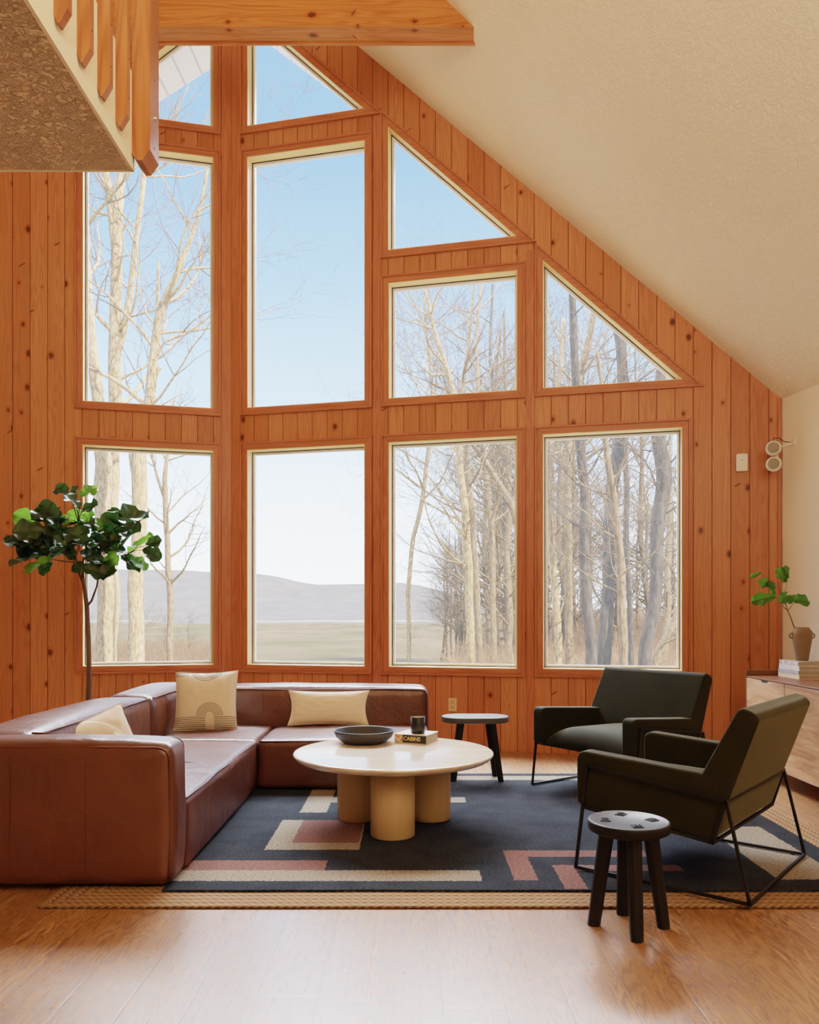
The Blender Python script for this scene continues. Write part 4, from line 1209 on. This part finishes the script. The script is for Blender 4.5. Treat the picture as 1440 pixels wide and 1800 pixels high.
pb = path([(196,1170),(196,1000),(198,850),(203,700),(204,560),(203,420),(212,300),(222,150),(232,20)], D)
pb2 = [at(204,640,D), at(222,560,D), at(238,430,D), at(252,310,D), at(262,180,D), at(270,60,D)]
pb3 = [at(203,470,D), at(196,380,D), at(186,310,D), at(176,200,D)]
def f(mb):
    trunk(mb, pb, [11*s2]*3+[11*s2,11*s2,10.5*s2,9*s2,7*s2,5*s2,4*s2], 12, 10, 2.8, .045, .4)
    trunk(mb, pb2, [7*s2,6*s2,5*s2,4.4*s2,3.5*s2,2.5*s2], 9, 8, 2.2, .03, .2)
    trunk(mb, pb3, [8*s2,7*s2,6.5*s2,5*s2], 9, 4, 1.8, .03, .3)
tree(BT, 'pale bare tree splitting into several upright limbs outside the left windows', PAL, f, (pb[1].x, D))
D = 13.; s3 = D/F
pc = path([(240,1170),(240,1000),(243,900),(246,800),(262,700),(268,640),(275,575),(284,545),(312,480),(330,430),(350,370),(362,310),(372,240)], D)
def f(mb):
    trunk(mb, pc, [14*s3,14*s3,13*s3,13*s3,13*s3,9*s3,8*s3,7*s3,7*s3,5.5*s3,4.5*s3,3.5*s3,3*s3,2*s3], 11, 14, 2.2, .035, .35)
    trunk(mb, [at(238,830,D), at(234,790,D), at(236,740,D)], [8*s3,8*s3,6*s3], 9, 0)
    trunk(mb, [at(276,625,D), at(292,600,D), at(330,585,D), at(370,555,D), at(400,530,D)], [3*s3,2.6*s3,2*s3,1.6*s3,1*s3], 7, 5, 1., .012, .2)
    trunk(mb, [at(276,570,D), at(278,520,D), at(279,460,D)], [3*s3,2.8*s3,2.2*s3], 8, 0)
    trunk(mb, [at(268,700,D), at(274,660,D), at(282,645,D)], [4.*s3,4*s3,3.2*s3], 8, 0)
tree(BT, 'pale bare tree leaning right with a broken snag outside the left windows', PAL, f, (pc[1].x, D))
D = 18.; s4 = D/F
pd = path([(300,1170),(298,1050),(294,940),(290,860),(294,800),(300,760),(306,700)], D)
def f(mb):
    trunk(mb, pd, [7*s4,6*s4,5.5*s4,5*s4,4.5*s4,3*s4,2.5*s4,1.5*s4], 9, 12, 1.9, .03, .3, bias=(.4,0,.2))
    trunk(mb, [at(290,880,D), at(275,830,D), at(266,790,D), at(262,740,D)], [3*s4,2.6*s4,2*s4,1.2*s4], 7, 6, 1.3, .015, .2)
tree(BT, 'slim bare tree nearest the open view in the lower left window', MID, f, (pd[1].x, D))
# branches that reach into the tall middle window
D = 12.
pe = path([(395,1170),(404,1000),(406,800),(403,600),(410,560),(420,480),(432,380)], D)
tree(BT, 'thin bare tree behind the prow fold with twigs reaching right', MID, lambda mb: trunk(mb, pe, [.04,.035,.03,.028,.025,.022,.016,.01], 8, 5, 1.0, .012, .60), (pe[1].x, D))
# right hand trees
specs = [
 # pts, D, widths(px radius), mats, label, branches, len, bias
 ([(828,1170),(824,1000),(815,880),(806,780),(800,700),(770,600),(745,500)], 17, (8,7.5,7.5,7,6,5,4,2.5), PAL, 'pale slender bare tree leftmost in the third lower window', 26, 2.6, (-.75,0,0)),
 ([(844,1170),(836,1000),(826,860),(818,770),(812,690),(824,600),(835,480)], 18, (7,6.5,6,6,5,4,3,2), MID, 'bare twin-stemmed tree close behind the pale slender one', 22, 2.6, (-.4,0,0)),
 ([(868,1170),(866,1000),(862,900),(852,800),(842,720),(838,600),(850,450)], 20, (6,6,5.5,5.5,5,4,3,2), MID, 'straight tan bare tree central in the third lower window', 18, 2.6, None),
 ([(940,1170),(925,1000),(905,900),(875,845),(845,800),(815,760),(790,690)], 19, (8,7.5,7,6.5,6,5,4,2), MID, 'bare tree leaning sharply left across the third lower window', 16, 2.4, None),
 ([(896,1170),(893,1000),(890,860),(884,780),(870,700),(862,620),(866,500)], 22, (7,6,6,6,5,4,3,2), DRK, 'shaded bare tree at the right side of the third lower window', 16, 3.0, None),
 ([(982,1175),(978,1050),(972,980),(965,900),(962,800),(975,720),(985,640),(992,560)], 15, (8,7.5,7,6.5,6,5,5,4,3), PAL, 'pale bare tree leftmost in the lower right window', 14, 2.3, None),
 ([(1040,1175),(1033,1050),(1028,950),(1027,860),(1022,780),(1013,700),(1010,600),(1005,500)], 12, (11,10.5,10,9,8.5,9,8,7,6), DRK, 'dark straight bare trunk left of centre in the lower right window', 9, 2.2, None),
 ([(1062,1175),(1068,1050),(1070,960),(1072,900),(1085,800),(1096,700),(1092,640),(1080,540),(1070,450)], 13, (17,15,11,10,11,12,12,9,7,5), DRK, 'thickest dark bare trunk in the lower right window', 9, 2.2, None),
 ([(1096,1175),(1094,1060),(1092,980),(1082,900),(1072,830),(1066,770),(1060,700),(1050,620)], 11, (9,8.5,8,7.5,7,6,5,4,3), MID, 'pale bare tree curving in front of the thickest trunk', 10, 2.0, (-.5,0,0)),
 ([(1110,1175),(1106,1060),(1102,960),(1101,860),(1099,780),(1100,700),(1098,600)], 14, (6,5.5,5,5,5,5,4,3), DRK, 'narrow dark trunk just right of the thickest trunk', 8, 2.0, None),
 ([(1134,1175),(1146,1080),(1154,1000),(1158,920),(1164,850),(1160,780),(1158,720),(1166,640),(1176,560)], 12.5, (12,12,11.5,11.5,12,13,13,12,9,6), DRK, 'leaning bare trunk at the right side of the lower right window', 10, 2.2, (.4,0,0)),
 ([(1150,1175),(1190,1080),(1215,1000),(1240,920),(1260,820)], 15, (8,7,6,5.5,4,3), MID, 'bare trunk slanting out of the lower right window', 10, 2.4, None),
 ([(720,1000),(742,880),(752,800),(760,700),(752,600),(745,520)], 26, (4,4,4,3.5,3,2.5,1.5), PAL, 'distant pale bare tree through the square window', 14, 4., None),
 ([(1000,1000),(998,800),(1010,700),(1030,620),(1045,540),(1052,480)], 16, (7,7,7,8,7,5,3), MID, 'tan forked bare tree seen through the right triangular window', 16, 2.6, None),
]
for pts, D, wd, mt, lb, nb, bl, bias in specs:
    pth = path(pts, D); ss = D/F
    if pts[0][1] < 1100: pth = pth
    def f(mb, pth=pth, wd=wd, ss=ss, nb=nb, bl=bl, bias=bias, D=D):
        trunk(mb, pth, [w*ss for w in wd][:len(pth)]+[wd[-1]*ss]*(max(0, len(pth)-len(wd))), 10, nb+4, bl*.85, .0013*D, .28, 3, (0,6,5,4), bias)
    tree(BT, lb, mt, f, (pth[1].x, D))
# generic woodland trees: a few kinds, copied
protos = []
for k in range(4):
    mb = MB(); H = random.uniform(9, 12)
    pth = [Vector((0,0,-.3))]; q = Vector((0,0,0)); dx = random.uniform(-.12,.12)
    for i in range(7): q = q+Vector((dx+random.uniform(-.15,.15), random.uniform(-.1,.1), H/7)); pth.append(q.copy())
    trunk(mb, pth, [.13,.12,.11,.10,.085,.07,.05,.025], 8, 24, 3.0, .04, .2, 3, (0,6,5,4))
    protos.append(mb)
pm = []
spots = []
for k in range(46):
    px = random.uniform(760, 1330); D = random.uniform(20, 48)
    if px < 860: D = random.uniform(34, 52)
    spots.append((px, D))
for px, D in [(150,30),(205,34),(250,27),(285,38),(330,44),(120,24),(90,28)]: spots.append((px, D))
for k, (px, D) in enumerate(spots):
    kk = k % 4; x = (px-CX)/F*D
    left = px < 400
    if k < 4:
        o = protos[kk].build(BT, MID); pm.append(o)
    else:
        o = pm[kk].copy(); COL.objects.link(o)
    o.location = (x, D, gz(x, D)); sc_ = random.uniform(.75, 1.15)*(.42 if left else 1.)*(1.0 if px > 860 else .7)
    o.scale = (sc_, sc_, sc_); o.rotation_euler = (0,0,random.uniform(0,6.28))
    if left: tag(o, 'small bare tree among the brush beyond the lower left window', 'tree', 'small bare trees beyond the left window')
    else: tag(o, 'slender bare tree in the thicket behind the larger right-hand trunks', 'tree', 'bare trees in the right-hand thicket')
# undergrowth
mb = MB(); random.seed(8)
def stick(x, y, h, lean=.4):
    z = gz(x, y)-.05; p = Vector((x, y, z)); d = Vector((random.uniform(-lean,lean), random.uniform(-lean,lean), 1)).normalized()
    pts = [p]
    for i in range(3): d = (d+rv()*.25).normalized(); p = p+d*h/3; pts.append(p)
    r = .0045+y*.00022
    mb.tube(pts, [r, r*.8, r*.6, r*.3], 3, 0, caps=False)
    for q in range(3):
        i = random.choice((1,2)); a = pts[i]; e = a+(d+rv()*.9).normalized()*h*.35
        mb.tube([a, (a+e)/2+rv()*h*.03, e], [r*.6, r*.5, r*.3], 3, 0, caps=False)
for k in range(17000):
    D = 16+random.random()**1.2*42; px = random.uniform(800, 1320) if k % 5 else random.uniform(60, 372)
    if px > 400 and D > 30 and px < 860: px += 90
    h = random.uniform(.5, 1.9)*(1+max(0, D-25)*.035*(px > 860))
    if px < 400: h *= .8
    stick((px-CX)/F*D, D, h)
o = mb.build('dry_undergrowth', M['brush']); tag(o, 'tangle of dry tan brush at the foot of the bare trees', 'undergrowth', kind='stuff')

# ------------------------------------------------------------------ sky, sun, added fill lights
w = bpy.data.worlds.new('World'); SC.world = w; w.use_nodes = True
nt = w.node_tree; nt.nodes.clear()
tc = nt.nodes.new('ShaderNodeTexCoord'); sx_ = nt.nodes.new('ShaderNodeSeparateXYZ'); nt.links.new(tc.outputs['Generated'], sx_.inputs[0])
cr = nt.nodes.new('ShaderNodeValToRGB'); nt.links.new(sx_.outputs[2], cr.inputs[0])
el = cr.color_ramp.elements
stops = [(0., (4.2,4.6,5.0)), (.12, (3.2,4.0,5.0)), (.24, (1.45,2.4,3.8)), (.38, (.75,1.45,2.75)), (.50, (.46,1.0,2.15)), (1., (.30,.72,1.7))]
while len(el) < len(stops): el.new(.5)
for e, (p_, c_) in zip(el, stops): e.position = p_; e.color = (*[x/5 for x in c_], 1)
bg = nt.nodes.new('ShaderNodeBackground'); nt.links.new(cr.outputs[0], bg.inputs[0]); bg.inputs[1].default_value = 5.
wo = nt.nodes.new('ShaderNodeOutputWorld'); nt.links.new(bg.outputs[0], wo.inputs[0])

def light(name, typ, loc, tgt, energy, col, **kw):
    l = bpy.data.lights.new(name, typ); l.energy = energy; l.color = col
    for k, v in kw.items(): setattr(l, k, v)
    o = bpy.data.objects.new(name, l); COL.objects.link(o); o.location = loc
    o.rotation_euler = (Vector(tgt)-Vector(loc)).to_track_quat('-Z', 'Y').to_euler(); return o
light('sun', 'SUN', (9,-7,8), (0,0,0), 15., (1.,.85,.62), angle=.01)
light('ceiling_fill', 'AREA', (.5,-.6,3.0), (.9,.2,6.), 340, (1.,.86,.70), shape='RECTANGLE', size=3.5, size_y=2.)  # unseen fill added to brighten the ceiling and bounce into the room
light('sky_fill', 'AREA', (-1.,17.,15.), (-.3,4.,.5), 24000, (.93,.96,1.), shape='RECTANGLE', size=16, size_y=8)  # unseen area light added outside to boost skylight through the windows

cam = bpy.data.cameras.new('camera'); co = bpy.data.objects.new('camera', cam); COL.objects.link(co)
co.location = (0,0,EYE); co.rotation_euler = (PI/2,0,0)
cam.sensor_fit = 'HORIZONTAL'; cam.sensor_width = 36; cam.lens = 36*F/1440; cam.shift_y = (HY-900)/1440; cam.shift_x = 0
cam.clip_end = 5000; cam.clip_start = .05
SC.camera = co
SC.view_settings.view_transform = 'Filmic'; SC.view_settings.look = 'Medium High Contrast'; SC.view_settings.exposure = 0; SC.view_settings.gamma = 1
SC.cycles.use_denoising = True; SC.cycles.max_bounces = 8; SC.cycles.diffuse_bounces = 5; SC.cycles.use_adaptive_sampling = True; SC.cycles.adaptive_threshold = .025; SC.cycles.transparent_max_bounces = 16
SC.cycles.sample_clamp_indirect = 8
